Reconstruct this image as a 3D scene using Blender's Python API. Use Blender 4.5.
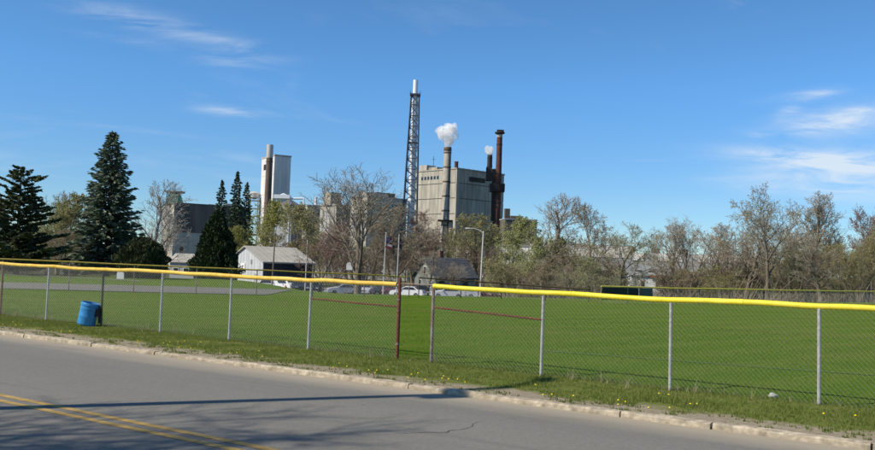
import bpy, math, random
from mathutils import Vector, Matrix, noise as mnoise
import numpy as np

scene = bpy.context.scene
for o in list(bpy.data.objects):
    bpy.data.objects.remove(o)
COL = scene.collection
R = math.radians

# ------------------------------------------------------------------ camera
F_PX, ROLL, CAM_H, Y_HOR = 870.0, R(2.0), 1.85, 264.0     # measured in the 875 x 450 photograph
PITCH = math.atan((Y_HOR - 225.0) / F_PX)
cam_d = bpy.data.cameras.new('camera')
cam_d.sensor_width = 36.0
cam_d.lens = 36.0 * F_PX / 875.0
cam_d.clip_start, cam_d.clip_end = 0.1, 9000
cam = bpy.data.objects.new('camera', cam_d)
COL.objects.link(cam)
cam.matrix_world = (Matrix.Translation((0, 0, CAM_H)) @ Matrix.Rotation(R(90) + PITCH, 4, 'X')
                    @ Matrix.Rotation(ROLL, 4, 'Z'))
scene.camera = cam

# ------------------------------------------------------------------ sky and sun
SUN_EL = R(43.0)
SUN_AZ = math.atan2(-0.917, -0.400)          # clockwise from +Y
world = bpy.data.worlds.new('World')
scene.world = world
world.use_nodes = True
wn, wl = world.node_tree.nodes, world.node_tree.links
wn.clear()


def wmath(op, a, b=None, c=None):
    n = wn.new('ShaderNodeMath'); n.operation = op
    for i, v in enumerate((a, b, c)):
        if v is None: continue
        if isinstance(v, (int, float)): n.inputs[i].default_value = v
        else: wl.new(v, n.inputs[i])
    return n.outputs[0]


sky = wn.new('ShaderNodeTexSky')
sky.sky_type = 'NISHITA'
sky.sun_disc = False
sky.sun_elevation = SUN_EL
sky.sun_rotation = SUN_AZ % (2 * math.pi)
sky.altitude = 5000
sky.air_density, sky.dust_density, sky.ozone_density = 1.0, 0.0, 6.0
tc = wn.new('ShaderNodeTexCoord')
sep = wn.new('ShaderNodeSeparateXYZ'); wl.new(tc.outputs['Generated'], sep.inputs[0])
sx, sy, sz = sep.outputs
ysafe = wmath('MAXIMUM', sy, 0.05)
U, V = wmath('DIVIDE', sx, ysafe), wmath('DIVIDE', sz, ysafe)
zs = wmath('MAXIMUM', sz, 0.03)
comb = wn.new('ShaderNodeCombineXYZ')
wl.new(wmath('DIVIDE', sx, zs), comb.inputs[0]); wl.new(wmath('DIVIDE', sy, zs), comb.inputs[1])


def wnoise(vec, scale, detail, rough, dist=0.0):
    n = wn.new('ShaderNodeTexNoise'); wl.new(vec, n.inputs['Vector'])
    n.inputs['Scale'].default_value = scale; n.inputs['Detail'].default_value = detail
    n.inputs['Roughness'].default_value = rough; n.inputs['Distortion'].default_value = dist
    return n.outputs['Fac']


def wispmap(angle, su, sv):
    """tangent-plane coordinates stretched along the wisps"""
    c = wn.new('ShaderNodeCombineXYZ'); wl.new(U, c.inputs[0]); wl.new(V, c.inputs[1])
    m = wn.new('ShaderNodeMapping'); wl.new(c.outputs[0], m.inputs[0])
    m.inputs['Rotation'].default_value = (0, 0, angle); m.inputs['Scale'].default_value = (su, sv, 1)
    return m.outputs[0]


def sky_uv(px, py):
    dx, dy = px - 437.5, py - 225.0
    u = dx * math.cos(ROLL) + dy * math.sin(ROLL); v = -dx * math.sin(ROLL) + dy * math.cos(ROLL)
    d = (u / F_PX, 1.0, -v / F_PX)
    y = d[1] * math.cos(PITCH) - d[2] * math.sin(PITCH); z = d[1] * math.sin(PITCH) + d[2] * math.cos(PITCH)
    return d[0] / y, z / y


def blob(px, py, rx, ry, slope, amp):
    """one cirrus streak: elongated patch of the cloud layer"""
    u0, v0 = sky_uv(px, py)
    a = -math.atan(slope)
    du, dv = wmath('SUBTRACT', U, u0), wmath('SUBTRACT', V, v0)
    p = wmath('ADD', wmath('MULTIPLY', du, math.cos(a)), wmath('MULTIPLY', dv, math.sin(a)))
    q = wmath('SUBTRACT', wmath('MULTIPLY', dv, math.cos(a)), wmath('MULTIPLY', du, math.sin(a)))
    p = wmath('POWER', wmath('ABSOLUTE', wmath('DIVIDE', p, rx / F_PX)), 2.0)
    q = wmath('POWER', wmath('ABSOLUTE', wmath('DIVIDE', q, ry / F_PX)), 2.0)
    g = wmath('EXPONENT', wmath('MULTIPLY', wmath('ADD', p, q), -1.0))
    return wmath('MULTIPLY', g, amp)


wis = wnoise(wispmap(0.22, 9, 55), 1.0, 7, 0.62, 0.6)
wis = wmath('MULTIPLY', wmath('MAXIMUM', wmath('SUBTRACT', wis, 0.40), 0.0), 4.0)
wis2 = wnoise(wispmap(-0.12, 9, 48), 1.0, 7, 0.62, 0.6)
wis2 = wmath('MULTIPLY', wmath('MAXIMUM', wmath('SUBTRACT', wis2, 0.33), 0.0), 4.2)
left = None
for b in [(138, 20, 60, 10, 0.17, 0.40), (238, 46, 42, 7, 0.14, 0.38), (232, 60, 40, 9, 0.1, 0.26),
          (230, 111, 32, 5, 0.05, 0.40), (292, 81, 9, 7, 0.1, 0.12), (120, 128, 150, 3, 0.07, 0.10),
          (130, 40, 60, 5, 0.17, 0.10), (150, 160, 80, 8, 0.05, 0.12), (740, 4, 18, 8, 0.1, 0.16)]:
    g = blob(*b); left = g if left is None else wmath('ADD', left, g)
right = None
for b in [(848, 120, 60, 13, -0.16, 0.85), (795, 155, 70, 7, 0.02, 0.7), (850, 167, 85, 16, -0.06, 0.75),
          (808, 95, 34, 5, -0.16, 0.42), (792, 108, 20, 6, -0.6, 0.34), (758, 135, 12, 3, 0.05, 0.22),
          (850, 190, 85, 12, 0.02, 0.45), (680, 205, 60, 8, 0.0, 0.08)]:
    g = blob(*b); right = g if right is None else wmath('ADD', right, g)
# the same thin cirrus drifts over the rest of the sky
gen = wnoise(comb.outputs[0], 0.35, 6, 0.62, 0.8)
gen = wmath('MULTIPLY', wmath('MAXIMUM', wmath('SUBTRACT', gen, 0.56), 0.0), 0.8)
cf = wmath('ADD', wmath('MULTIPLY', left, wis), wmath('MULTIPLY', right, wis2))
front = wmath('GREATER_THAN', sy, 0.05)
cf = wmath('ADD', wmath('MULTIPLY', cf, front), gen)
cf = wmath('MINIMUM', cf, 0.8)
tint = wn.new('ShaderNodeMix'); tint.data_type = 'RGBA'; tint.blend_type = 'MULTIPLY'; tint.inputs[0].default_value = 1.0
wl.new(sky.outputs[0], tint.inputs[6])
tg = wn.new('ShaderNodeMix'); tg.data_type = 'RGBA'                                   # the camera's rendering of clear sky, horizon to zenith
elr = wn.new('ShaderNodeMapRange'); wl.new(sz, elr.inputs[0]); elr.inputs[1].default_value = 0.03; elr.inputs[2].default_value = 0.20
wl.new(elr.outputs[0], tg.inputs[0]); tg.inputs[6].default_value = (0.95, 0.91, 0.70, 1); tg.inputs[7].default_value = (0.95, 1.31, 1.28, 1)
wl.new(tg.outputs[2], tint.inputs[7])
mix = wn.new('ShaderNodeMix'); mix.data_type = 'RGBA'
wl.new(cf, mix.inputs[0]); wl.new(tint.outputs[2], mix.inputs[6])
mix.inputs[7].default_value = (5.3, 5.8, 6.3, 1)
bg = wn.new('ShaderNodeBackground'); bg.inputs['Strength'].default_value = 0.132
wl.new(mix.outputs[2], bg.inputs['Color'])
wo = wn.new('ShaderNodeOutputWorld'); wl.new(bg.outputs[0], wo.inputs['Surface'])

sun_d = bpy.data.lights.new('sun', 'SUN')
sun_d.energy, sun_d.angle, sun_d.color = 5.0, R(0.53), (1.0, 0.91, 0.75)
sun = bpy.data.objects.new('sun', sun_d); COL.objects.link(sun)
sdir = Vector((math.sin(SUN_AZ) * math.cos(SUN_EL), math.cos(SUN_AZ) * math.cos(SUN_EL), math.sin(SUN_EL)))
sun.rotation_euler = sdir.to_track_quat('Z', 'Y').to_euler()
sun.location = (-30, -15, 40)

scene.view_settings.view_transform = 'Standard'
scene.view_settings.look = 'None'
scene.view_settings.exposure = 0.16
scene.view_settings.gamma = 1.0
scene.view_settings.use_curve_mapping = False
scene.render.engine = 'CYCLES'
scene.cycles.volume_bounces = 24
scene.cycles.max_bounces = 24
scene.cycles.transparent_max_bounces = 12


# ------------------------------------------------------------------ measuring helpers (pixel -> place)
def ray(px, py):
    dx, dy = px - 437.5, py - 225.0
    u = dx * math.cos(ROLL) + dy * math.sin(ROLL); v = -dx * math.sin(ROLL) + dy * math.cos(ROLL)
    d = (u / F_PX, 1.0, -v / F_PX)
    return Vector((d[0], d[1] * math.cos(PITCH) - d[2] * math.sin(PITCH), d[1] * math.sin(PITCH) + d[2] * math.cos(PITCH)))


def on_ground(px, py, z=0.0):
    d = ray(px, py); t = (z - CAM_H) / d.z
    return Vector((d.x * t, d.y * t, z))


def at(px, py, Y):
    d = ray(px, py); t = Y / d.y
    return Vector((d.x * t, Y, CAM_H + d.z * t))


def col_x(px, Y):                                            # X of an image column near the horizon
    return at(px, 264 + (px - 437.5) * 0.035, Y).x


RD = Vector((0.8327, -0.5537, 0)); RN = Vector((0.5537, 0.8327, 0))      # along the road / across it, away from us
FENCE_Q, KERB_Q, LINE_Q, NEAR_Q = 13.85, 10.92, 6.33, 1.6


def sq(s, q, z=0.0):
    v = RD * s + RN * q
    return Vector((v.x, v.y, z))


FAR_EDGE = [(-200, 5), (-60, 30), (-20.5, 40), (-14.8, 41.5), (-7.6, 43.6), (-3, 46.3), (8.9, 50.4), (21, 55), (32, 63), (60, 85), (200, 160)]


def far_y(X):
    return float(np.interp(X, [a for a, b in FAR_EDGE], [b for a, b in FAR_EDGE]))


def sstep(a, b, x):
    t = min(1.0, max(0.0, (x - a) / (b - a)))
    return t * t * (3 - 2 * t)


LOW = -2.6


def gz(X, Y):
    q = X * RN.x + Y * RN.y
    if q < KERB_Q + 0.09:
        return 0.0 if q < NEAR_Q - 0.02 else -0.30
    z = 0.03 * mnoise.noise((X * 0.25, Y * 0.25, 3.1)) - 0.015
    if q < FENCE_Q + 1:
        z += 0.02 * mnoise.noise((X * 1.3, Y * 1.3, 0.0))
        z *= sstep(KERB_Q + 0.1, KERB_Q + 0.9, q)
        z -= 0.02
    e = Y - far_y(X)
    if e > 0:
        w = sstep(0, 1, (-0.12 - X / max(Y, 1)) / 0.12)
        s0, ln = 2.0 + 26 * w, 42 + 8 * w
        z += LOW * sstep(s0, s0 + ln, e)
    return z


# ------------------------------------------------------------------ mesh helpers
class MB:
    def __init__(self):
        self.v, self.f, self.m, self.a = [], [], [], []

    def add(self, vs, fs, mi=0, att=0.5):
        b = len(self.v)
        self.v.extend(tuple(p) for p in vs)
        for f in fs:
            self.f.append(tuple(i + b for i in f)); self.m.append(mi); self.a.append(att)
        return self

    def box(self, c, s, rz=0.0, mi=0):
        hx, hy, hz = s[0] / 2, s[1] / 2, s[2] / 2
        ca, sa = math.cos(rz), math.sin(rz)
        vs = [(c[0] + x * hx * ca - y * hy * sa, c[1] + x * hx * sa + y * hy * ca, c[2] + z * hz)
              for z in (-1, 1) for x, y in ((-1, -1), (1, -1), (1, 1), (-1, 1))]
        return self.add(vs, [(3, 2, 1, 0), (4, 5, 6, 7), (0, 1, 5, 4), (1, 2, 6, 5), (2, 3, 7, 6), (3, 0, 4, 7)], mi)

    def tube(self, pts, radii, n=8, caps=True, mi=0, att=0.5):
        pts = [Vector(p) for p in pts]
        if isinstance(radii, (int, float)): radii = [radii] * len(pts)
        vs = []
        for i, p in enumerate(pts):
            d = (pts[min(i + 1, len(pts) - 1)] - pts[max(i - 1, 0)]).normalized()
            ref = Vector((0, 0, 1)) if abs(d.z) < 0.95 else Vector((1, 0, 0))
            a = d.cross(ref).normalized(); b = d.cross(a)
            for k in range(n):
                t = 2 * math.pi * k / n
                vs.append(p + (a * math.cos(t) + b * math.sin(t)) * radii[i])
        fs = []
        for i in range(len(pts) - 1):
            for k in range(n):
                k2 = (k + 1) % n
                fs.append((i * n + k, (i + 1) * n + k, (i + 1) * n + k2, i * n + k2))
        if caps:
            fs.append(tuple(range(n))); fs.append(tuple(reversed(range((len(pts) - 1) * n, len(pts) * n))))
        return self.add(vs, fs, mi, att)

    def lathe(self, prof, n=24, c=(0, 0, 0), mi=0, caps=True):
        vs, fs = [], []
        for r, z in prof:
            for k in range(n):
                t = 2 * math.pi * k / n
                vs.append((c[0] + r * math.cos(t), c[1] + r * math.sin(t), c[2] + z))
        for i in range(len(prof) - 1):
            for k in range(n):
                k2 = (k + 1) % n
                fs.append((i * n + k, i * n + k2, (i + 1) * n + k2, (i + 1) * n + k))
        if caps:
            fs.append(tuple(reversed(range(n)))); fs.append(tuple(range((len(prof) - 1) * n, len(prof) * n)))
        return self.add(vs, fs, mi)

    def extrude(self, poly, d, mi=0):
        """closed polygon (list of 3d points) extruded by vector d"""
        n = len(poly); d = Vector(d)
        vs = [Vector(p) for p in poly] + [Vector(p) + d for p in poly]
        fs = [tuple(reversed(range(n))), tuple(range(n, 2 * n))] + [(i, (i + 1) % n, n + (i + 1) % n, n + i) for i in range(n)]
        return self.add(vs, fs, mi)

    def mesh(self, name, mats, smooth=False, fix=True):
        me = bpy.data.meshes.new(name)
        me.from_pydata(self.v, [], self.f)
        for mt in (mats if isinstance(mats, (list, tuple)) else [mats]): me.materials.append(mt)
        if any(self.m): me.polygons.foreach_set('material_index', self.m)
        at_ = me.attributes.new('v', 'FLOAT', 'FACE'); at_.data.foreach_set('value', self.a)
        if fix and len(self.f) < 6000:
            import bmesh
            bm = bmesh.new(); bm.from_mesh(me); bmesh.ops.recalc_face_normals(bm, faces=bm.faces); bm.to_mesh(me); bm.free()
        if smooth:
            me.polygons.foreach_set('use_smooth', [True] * len(self.f))
            if smooth != 'all':
                try: me.set_sharp_from_angle(angle=R(40))
                except Exception: pass
        me.update()
        return me

    def build(self, name, mats, parent=None, smooth=False):
        return link(name, self.mesh(name, mats, smooth), parent)


def link(name, me, parent=None, loc=None, rz=None, scale=None):
    o = bpy.data.objects.new(name, me); COL.objects.link(o)
    if parent is not None: o.parent = parent
    if loc is not None: o.location = loc
    if rz is not None: o.rotation_euler = (0, 0, rz)
    if scale is not None: o.scale = scale
    return o


def thing(name, label, cat, loc=(0, 0, 0), rz=0.0, group=None, scale=None):
    o = bpy.data.objects.new(name, None); COL.objects.link(o)
    o.empty_display_size = 0.2
    o.location = loc; o.rotation_euler = (0, 0, rz)
    if scale is not None: o.scale = scale
    return tag(o, label, cat, group)


def tag(o, label=None, cat=None, group=None, kind=None):
    if label: o['label'] = label
    if cat: o['category'] = cat
    if group: o['group'] = group
    if kind: o['kind'] = kind
    return o


# ------------------------------------------------------------------ materials
def mat(name, col, rough=0.8, metal=0.0, var=0.0, scale=4.0, col2=None, bump=0.0, bscale=None, attr=None, spec=0.3,
        transl=0.0, obj_rand=0.0, stretch=None, coord='Object', detail=6.0):
    m = bpy.data.materials.new(name); m.use_nodes = True
    nt = m.node_tree; ns, ls = nt.nodes, nt.links
    b = ns['Principled BSDF']
    b.inputs['Roughness'].default_value = rough; b.inputs['Metallic'].default_value = metal
    b.inputs['Specular IOR Level'].default_value = spec
    c1 = tuple(col) + (1,)
    b.inputs['Base Color'].default_value = c1
    src = None
    vec = ns.new('ShaderNodeNewGeometry').outputs['Position'] if coord == 'World' else ns.new('ShaderNodeTexCoord').outputs[coord]
    if stretch:
        mp = ns.new('ShaderNodeMapping'); mp.inputs['Scale'].default_value = stretch; ls.new(vec, mp.inputs[0]); vec = mp.outputs[0]
    if attr:
        an = ns.new('ShaderNodeAttribute'); an.attribute_name = 'v'
        mx = ns.new('ShaderNodeMix'); mx.data_type = 'RGBA'; ls.new(an.outputs['Fac'], mx.inputs[0])
        mx.inputs[6].default_value = c1; mx.inputs[7].default_value = tuple(attr) + (1,)
        src = mx.outputs[2]
    if col2 is not None:
        nn = ns.new('ShaderNodeTexNoise'); ls.new(vec, nn.inputs['Vector'])
        nn.inputs['Scale'].default_value = scale; nn.inputs['Detail'].default_value = detail; nn.inputs['Roughness'].default_value = 0.62
        mr = ns.new('ShaderNodeMapRange'); mr.inputs[1].default_value = 0.36; mr.inputs[2].default_value = 0.64
        ls.new(nn.outputs['Fac'], mr.inputs[0])
        mx = ns.new('ShaderNodeMix'); mx.data_type = 'RGBA'; ls.new(mr.outputs[0], mx.inputs[0])
        if src: ls.new(src, mx.inputs[6])
        else: mx.inputs[6].default_value = c1
        mx.inputs[7].default_value = tuple(col2) + (1,)
        src = mx.outputs[2]
    if var or obj_rand:
        hv = ns.new('ShaderNodeHueSaturation')
        if src: ls.new(src, hv.inputs['Color'])
        else: hv.inputs['Color'].default_value = c1
        if var:
            nn = ns.new('ShaderNodeTexNoise'); ls.new(vec, nn.inputs['Vector']); nn.inputs['Scale'].default_value = scale * 3.1
            nn.inputs['Detail'].default_value = 4
            mr = ns.new('ShaderNodeMapRange'); ls.new(nn.outputs['Fac'], mr.inputs[0])
            mr.inputs[1].default_value = 0.25; mr.inputs[2].default_value = 0.75
            mr.inputs[3].default_value = 1 - var; mr.inputs[4].default_value = 1 + var
            val = mr.outputs[0]
        if obj_rand:
            oi = ns.new('ShaderNodeObjectInfo'); mr = ns.new('ShaderNodeMapRange'); ls.new(oi.outputs['Random'], mr.inputs[0])
            mr.inputs[3].default_value = 1 - obj_rand; mr.inputs[4].default_value = 1 + obj_rand
            if var:
                mm = ns.new('ShaderNodeMath'); mm.operation = 'MULTIPLY'; ls.new(val, mm.inputs[0]); ls.new(mr.outputs[0], mm.inputs[1]); val = mm.outputs[0]
            else: val = mr.outputs[0]
        ls.new(val, hv.inputs['Value']); src = hv.outputs[0]
    if src: ls.new(src, b.inputs['Base Color'])
    if bump:
        nn = ns.new('ShaderNodeTexNoise'); ls.new(vec, nn.inputs['Vector']); nn.inputs['Scale'].default_value = bscale or scale * 6
        nn.inputs['Detail'].default_value = 5
        bp = ns.new('ShaderNodeBump'); bp.inputs['Strength'].default_value = bump; bp.inputs['Distance'].default_value = 0.02
        ls.new(nn.outputs['Fac'], bp.inputs['Height']); ls.new(bp.outputs[0], b.inputs['Normal'])
    if transl:
        tr = ns.new('ShaderNodeBsdfTranslucent')
        if src: ls.new(src, tr.inputs['Color'])
        else: tr.inputs['Color'].default_value = c1
        ms = ns.new('ShaderNodeMixShader'); ms.inputs[0].default_value = transl
        ls.new(b.outputs[0], ms.inputs[1]); ls.new(tr.outputs[0], ms.inputs[2])
        ls.new(ms.outputs[0], ns['Material Output'].inputs['Surface'])
    return m


M = {}
M['steel'] = mat('galvanised_steel', (0.46, 0.455, 0.44), 0.55, 0.15, col2=(0.34, 0.335, 0.325), scale=9, var=0.25)
M['wire'] = mat('galvanised_wire', (0.46, 0.46, 0.44), 0.55, 0.2)
M['rust'] = mat('rusty_steel', (0.16, 0.055, 0.028), 0.85, 0.1, col2=(0.09, 0.035, 0.022), scale=6, var=0.3, bump=0.3)
M['rustgrey'] = mat('half_rusty_steel', (0.26, 0.24, 0.23), 0.7, 0.3, col2=(0.13, 0.06, 0.035), scale=2.5, var=0.2)
M['cap_orange'] = mat('faded_orange_plastic', (0.62, 0.38, 0.045), 0.55, col2=(0.72, 0.49, 0.10), scale=2.2, var=0.16, obj_rand=0.06)
M['cap_yellow'] = mat('yellow_plastic', (0.72, 0.58, 0.02), 0.5, col2=(0.80, 0.68, 0.06), scale=2.2, var=0.12, obj_rand=0.05)
M['far_rail'] = mat('weathered_yellow_plastic', (0.36, 0.27, 0.05), 0.7, var=0.25, scale=2)
M['far_yellow'] = mat('outfield_yellow_plastic', (0.62, 0.52, 0.08), 0.6, var=0.15, scale=2)
M['dark_rail'] = mat('dark_brown_pipe', (0.07, 0.045, 0.025), 0.8, var=0.25, scale=2)
M['blue_plastic'] = mat('blue_plastic', (0.03, 0.20, 0.46), 0.4, col2=(0.045, 0.25, 0.52), scale=3, var=0.12, spec=0.5)
M['dark_metal'] = mat('dark_metal', (0.03, 0.03, 0.035), 0.6, 0.3, var=0.2)
M['concrete'] = mat('weathered_concrete', (0.43, 0.40, 0.335), 0.92, col2=(0.31, 0.285, 0.24), scale=0.30, var=0.22, stretch=(1, 1, 0.16), obj_rand=0.08, coord='World')
M['joint'] = mat('panel_joint', (0.17, 0.155, 0.135), 0.95, var=0.2)
M['concrete_light'] = mat('pale_concrete', (0.45, 0.42, 0.36), 0.9, col2=(0.34, 0.31, 0.26), scale=0.25, var=0.2, stretch=(1, 1, 0.16), coord='World')
M['white_clad'] = mat('white_cladding', (0.72, 0.71, 0.68), 0.6, col2=(0.62, 0.60, 0.57), scale=0.25, var=0.10, stretch=(1, 1, 0.14), obj_rand=0.03, coord='World')
M['grey_clad'] = mat('grey_cladding', (0.30, 0.31, 0.33), 0.7, col2=(0.22, 0.225, 0.24), scale=0.25, var=0.15, stretch=(1, 1, 0.16), coord='World')
M['dark_clad'] = mat('dark_brown_cladding', (0.15, 0.125, 0.105), 0.7, col2=(0.08, 0.07, 0.063), scale=0.3, var=0.2, stretch=(1, 1, 0.16), obj_rand=0.08, coord='World')
M['white_steel'] = mat('white_painted_steel', (0.75, 0.76, 0.77), 0.4, 0.1, var=0.06, scale=0.4)
M['blue_steel'] = mat('blue_grey_steel', (0.055, 0.07, 0.10), 0.6, 0.3, var=0.15)
M['stack_conc'] = mat('stained_stack', (0.48, 0.44, 0.38), 0.75, col2=(0.34, 0.29, 0.24), scale=0.25, var=0.15)
M['stack_red'] = mat('rust_red_stack', (0.12, 0.048, 0.034), 0.8, col2=(0.075, 0.034, 0.026), scale=0.25, var=0.2)
M['stack_brown'] = mat('brown_stack', (0.10, 0.07, 0.055), 0.8, col2=(0.15, 0.11, 0.09), scale=0.2, var=0.15)
M['soot'] = mat('sooty_steel', (0.03, 0.024, 0.022), 0.8, col2=(0.05, 0.035, 0.03), scale=0.3, var=0.2)
M['green_tank'] = mat('green_painted_metal', (0.03, 0.22, 0.14), 0.5, var=0.15, scale=0.5)
M['glass'] = mat('window_glass', (0.02, 0.025, 0.03), 0.08, spec=0.6)
M['shed_white'] = mat('chalky_grey_white_paint', (0.50, 0.52, 0.53), 0.8, col2=(0.40, 0.42, 0.43), scale=1.2, var=0.12, stretch=(1, 1, 0.2))
M['white_paint'] = mat('white_paint', (0.74, 0.74, 0.72), 0.6, var=0.08, scale=1.0, bump=0.1)
M['red_paint'] = mat('red_paint', (0.32, 0.05, 0.035), 0.6, var=0.15)
M['grey_paint'] = mat('grey_paint', (0.30, 0.31, 0.31), 0.7, var=0.12)
M['brick'] = mat('dull_brick', (0.20, 0.10, 0.07), 0.9, col2=(0.14, 0.07, 0.05), scale=2, var=0.2)
M['shed_roof'] = mat('pale_metal_roof', (0.40, 0.38, 0.33), 0.6, col2=(0.33, 0.31, 0.27), scale=0.4, var=0.08)
M['navy'] = mat('dark_navy_siding', (0.018, 0.022, 0.035), 0.6, var=0.15)
M['house_wall'] = mat('grey_green_siding', (0.17, 0.19, 0.17), 0.8, var=0.12)
M['shingle'] = mat('dark_shingles', (0.045, 0.05, 0.06), 0.85, col2=(0.065, 0.07, 0.08), scale=1.2, var=0.2)
M['bark'] = mat('bark', (0.20, 0.165, 0.13), 0.95, col2=(0.13, 0.105, 0.08), scale=1.5, var=0.2)
M['pale_bark'] = mat('pale_bark', (0.30, 0.27, 0.235), 0.95, col2=(0.20, 0.17, 0.145), scale=1.5, var=0.2)
M['dark_bark'] = mat('dark_bark', (0.06, 0.045, 0.035), 0.95, var=0.25, scale=2)
for nm, c1, c2 in [('twig_grey', (0.36, 0.315, 0.24), (0.24, 0.205, 0.155)), ('twig_brown', (0.31, 0.255, 0.175), (0.21, 0.17, 0.12)),
                   ('twig_red', (0.25, 0.165, 0.13), (0.20, 0.135, 0.11)), ('twig_olive', (0.27, 0.245, 0.125), (0.21, 0.185, 0.095)),
                   ('twig_pale', (0.48, 0.45, 0.40), (0.34, 0.31, 0.27))]:
    M[nm] = mat(nm, c1, 0.9, attr=c2)
for nm, c1, c2 in [('bud_green', (0.29, 0.31, 0.12), (0.40, 0.41, 0.17)), ('bud_yellow', (0.34, 0.33, 0.08), (0.26, 0.28, 0.07)),
                   ('bud_brown', (0.33, 0.265, 0.175), (0.26, 0.215, 0.14)), ('bud_red', (0.24, 0.13, 0.10), (0.27, 0.17, 0.12)),
                   ('bud_olive', (0.32, 0.295, 0.13), (0.25, 0.24, 0.10)), ('bud_pale', (0.42, 0.38, 0.31), (0.30, 0.29, 0.21)),
                   ('needle_dark', (0.030, 0.050, 0.030), (0.10, 0.135, 0.075)), ('needle_blue', (0.055, 0.082, 0.054), (0.19, 0.225, 0.15)),
                   ('needle_pine', (0.038, 0.054, 0.024), (0.13, 0.15, 0.065)), ('leaf_cedar', (0.016, 0.030, 0.012), (0.062, 0.088, 0.030)),
                   ('leaf_yew', (0.020, 0.031, 0.012), (0.075, 0.088, 0.030))]:
    M[nm] = mat(nm, c1, 0.75, attr=c2, transl=0.25 if nm.startswith('bud') else 0.12, obj_rand=0.08)
M['blade'] = mat('grass_blade', (0.13, 0.175, 0.035), 0.7, attr=(0.24, 0.265, 0.07), transl=0.4, spec=0.03)
M['blade_field'] = mat('mown_grass_blade', (0.082, 0.150, 0.015), 0.7, attr=(0.168, 0.235, 0.044), transl=0.35, spec=0.03)
M['straw'] = mat('dry_grass', (0.36, 0.30, 0.17), 0.8, attr=(0.26, 0.24, 0.12), transl=0.2)
M['dandelion'] = mat('dandelion_yellow', (0.75, 0.55, 0.01), 0.6)
M['stone'] = mat('grey_stone', (0.40, 0.39, 0.37), 0.9, var=0.2, bump=0.4)
M['kerb'] = mat('kerb_granite', (0.42, 0.36, 0.27), 0.9, col2=(0.29, 0.24, 0.175), scale=3.5, var=0.40, bump=0.5, bscale=25, obj_rand=0.08)
M['wood_pole'] = mat('wood_pole', (0.20, 0.16, 0.12), 0.9, col2=(0.14, 0.11, 0.085), scale=1.5, stretch=(1, 1, 0.1), var=0.2)
M['pale_pole'] = mat('pale_pole', (0.50, 0.49, 0.46), 0.6, 0.2, var=0.12)
M['tyre'] = mat('tyre_rubber', (0.018, 0.018, 0.018), 0.85)
M['rim'] = mat('wheel_alloy', (0.42, 0.42, 0.43), 0.35, 0.8)
M['lamp_red'] = mat('red_lens', (0.25, 0.015, 0.012), 0.25, spec=0.5)
M['lamp_clear'] = mat('clear_lens', (0.55, 0.56, 0.57), 0.2, spec=0.6)
M['orange'] = mat('orange_plastic', (0.65, 0.22, 0.03), 0.5, var=0.1)
M['windscreen'] = mat('dark_green_mesh_screen', (0.020, 0.028, 0.022), 0.85, col2=(0.032, 0.042, 0.034), scale=0.8, var=0.15)
M['windscreen_pale'] = mat('grey_green_mesh_screen', (0.095, 0.12, 0.11), 0.85, col2=(0.07, 0.09, 0.085), scale=0.8, var=0.1)
M['flag_red'] = mat('red_cloth', (0.20, 0.03, 0.05), 0.8)
M['flag_white'] = mat('white_cloth', (0.42, 0.40, 0.43), 0.8)
M['flag_blue'] = mat('blue_cloth', (0.02, 0.03, 0.12), 0.8)
M['flag_dark'] = mat('dark_cloth', (0.012, 0.014, 0.025), 0.8)


def car_paint(name, c):
    m = mat(name, c, 0.3, 0.1, var=0.03, scale=0.8, spec=0.5)
    m.node_tree.nodes['Principled BSDF'].inputs['Coat Weight'].default_value = 0.5
    return m


for nm, c in [('car_white', (0.72, 0.72, 0.72)), ('car_silver', (0.42, 0.43, 0.45)), ('car_black', (0.015, 0.015, 0.018)),
              ('car_blue', (0.13, 0.20, 0.36)), ('car_maroon', (0.10, 0.018, 0.022)), ('car_grey', (0.10, 0.105, 0.11))]:
    M[nm] = car_paint(nm, c)


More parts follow.
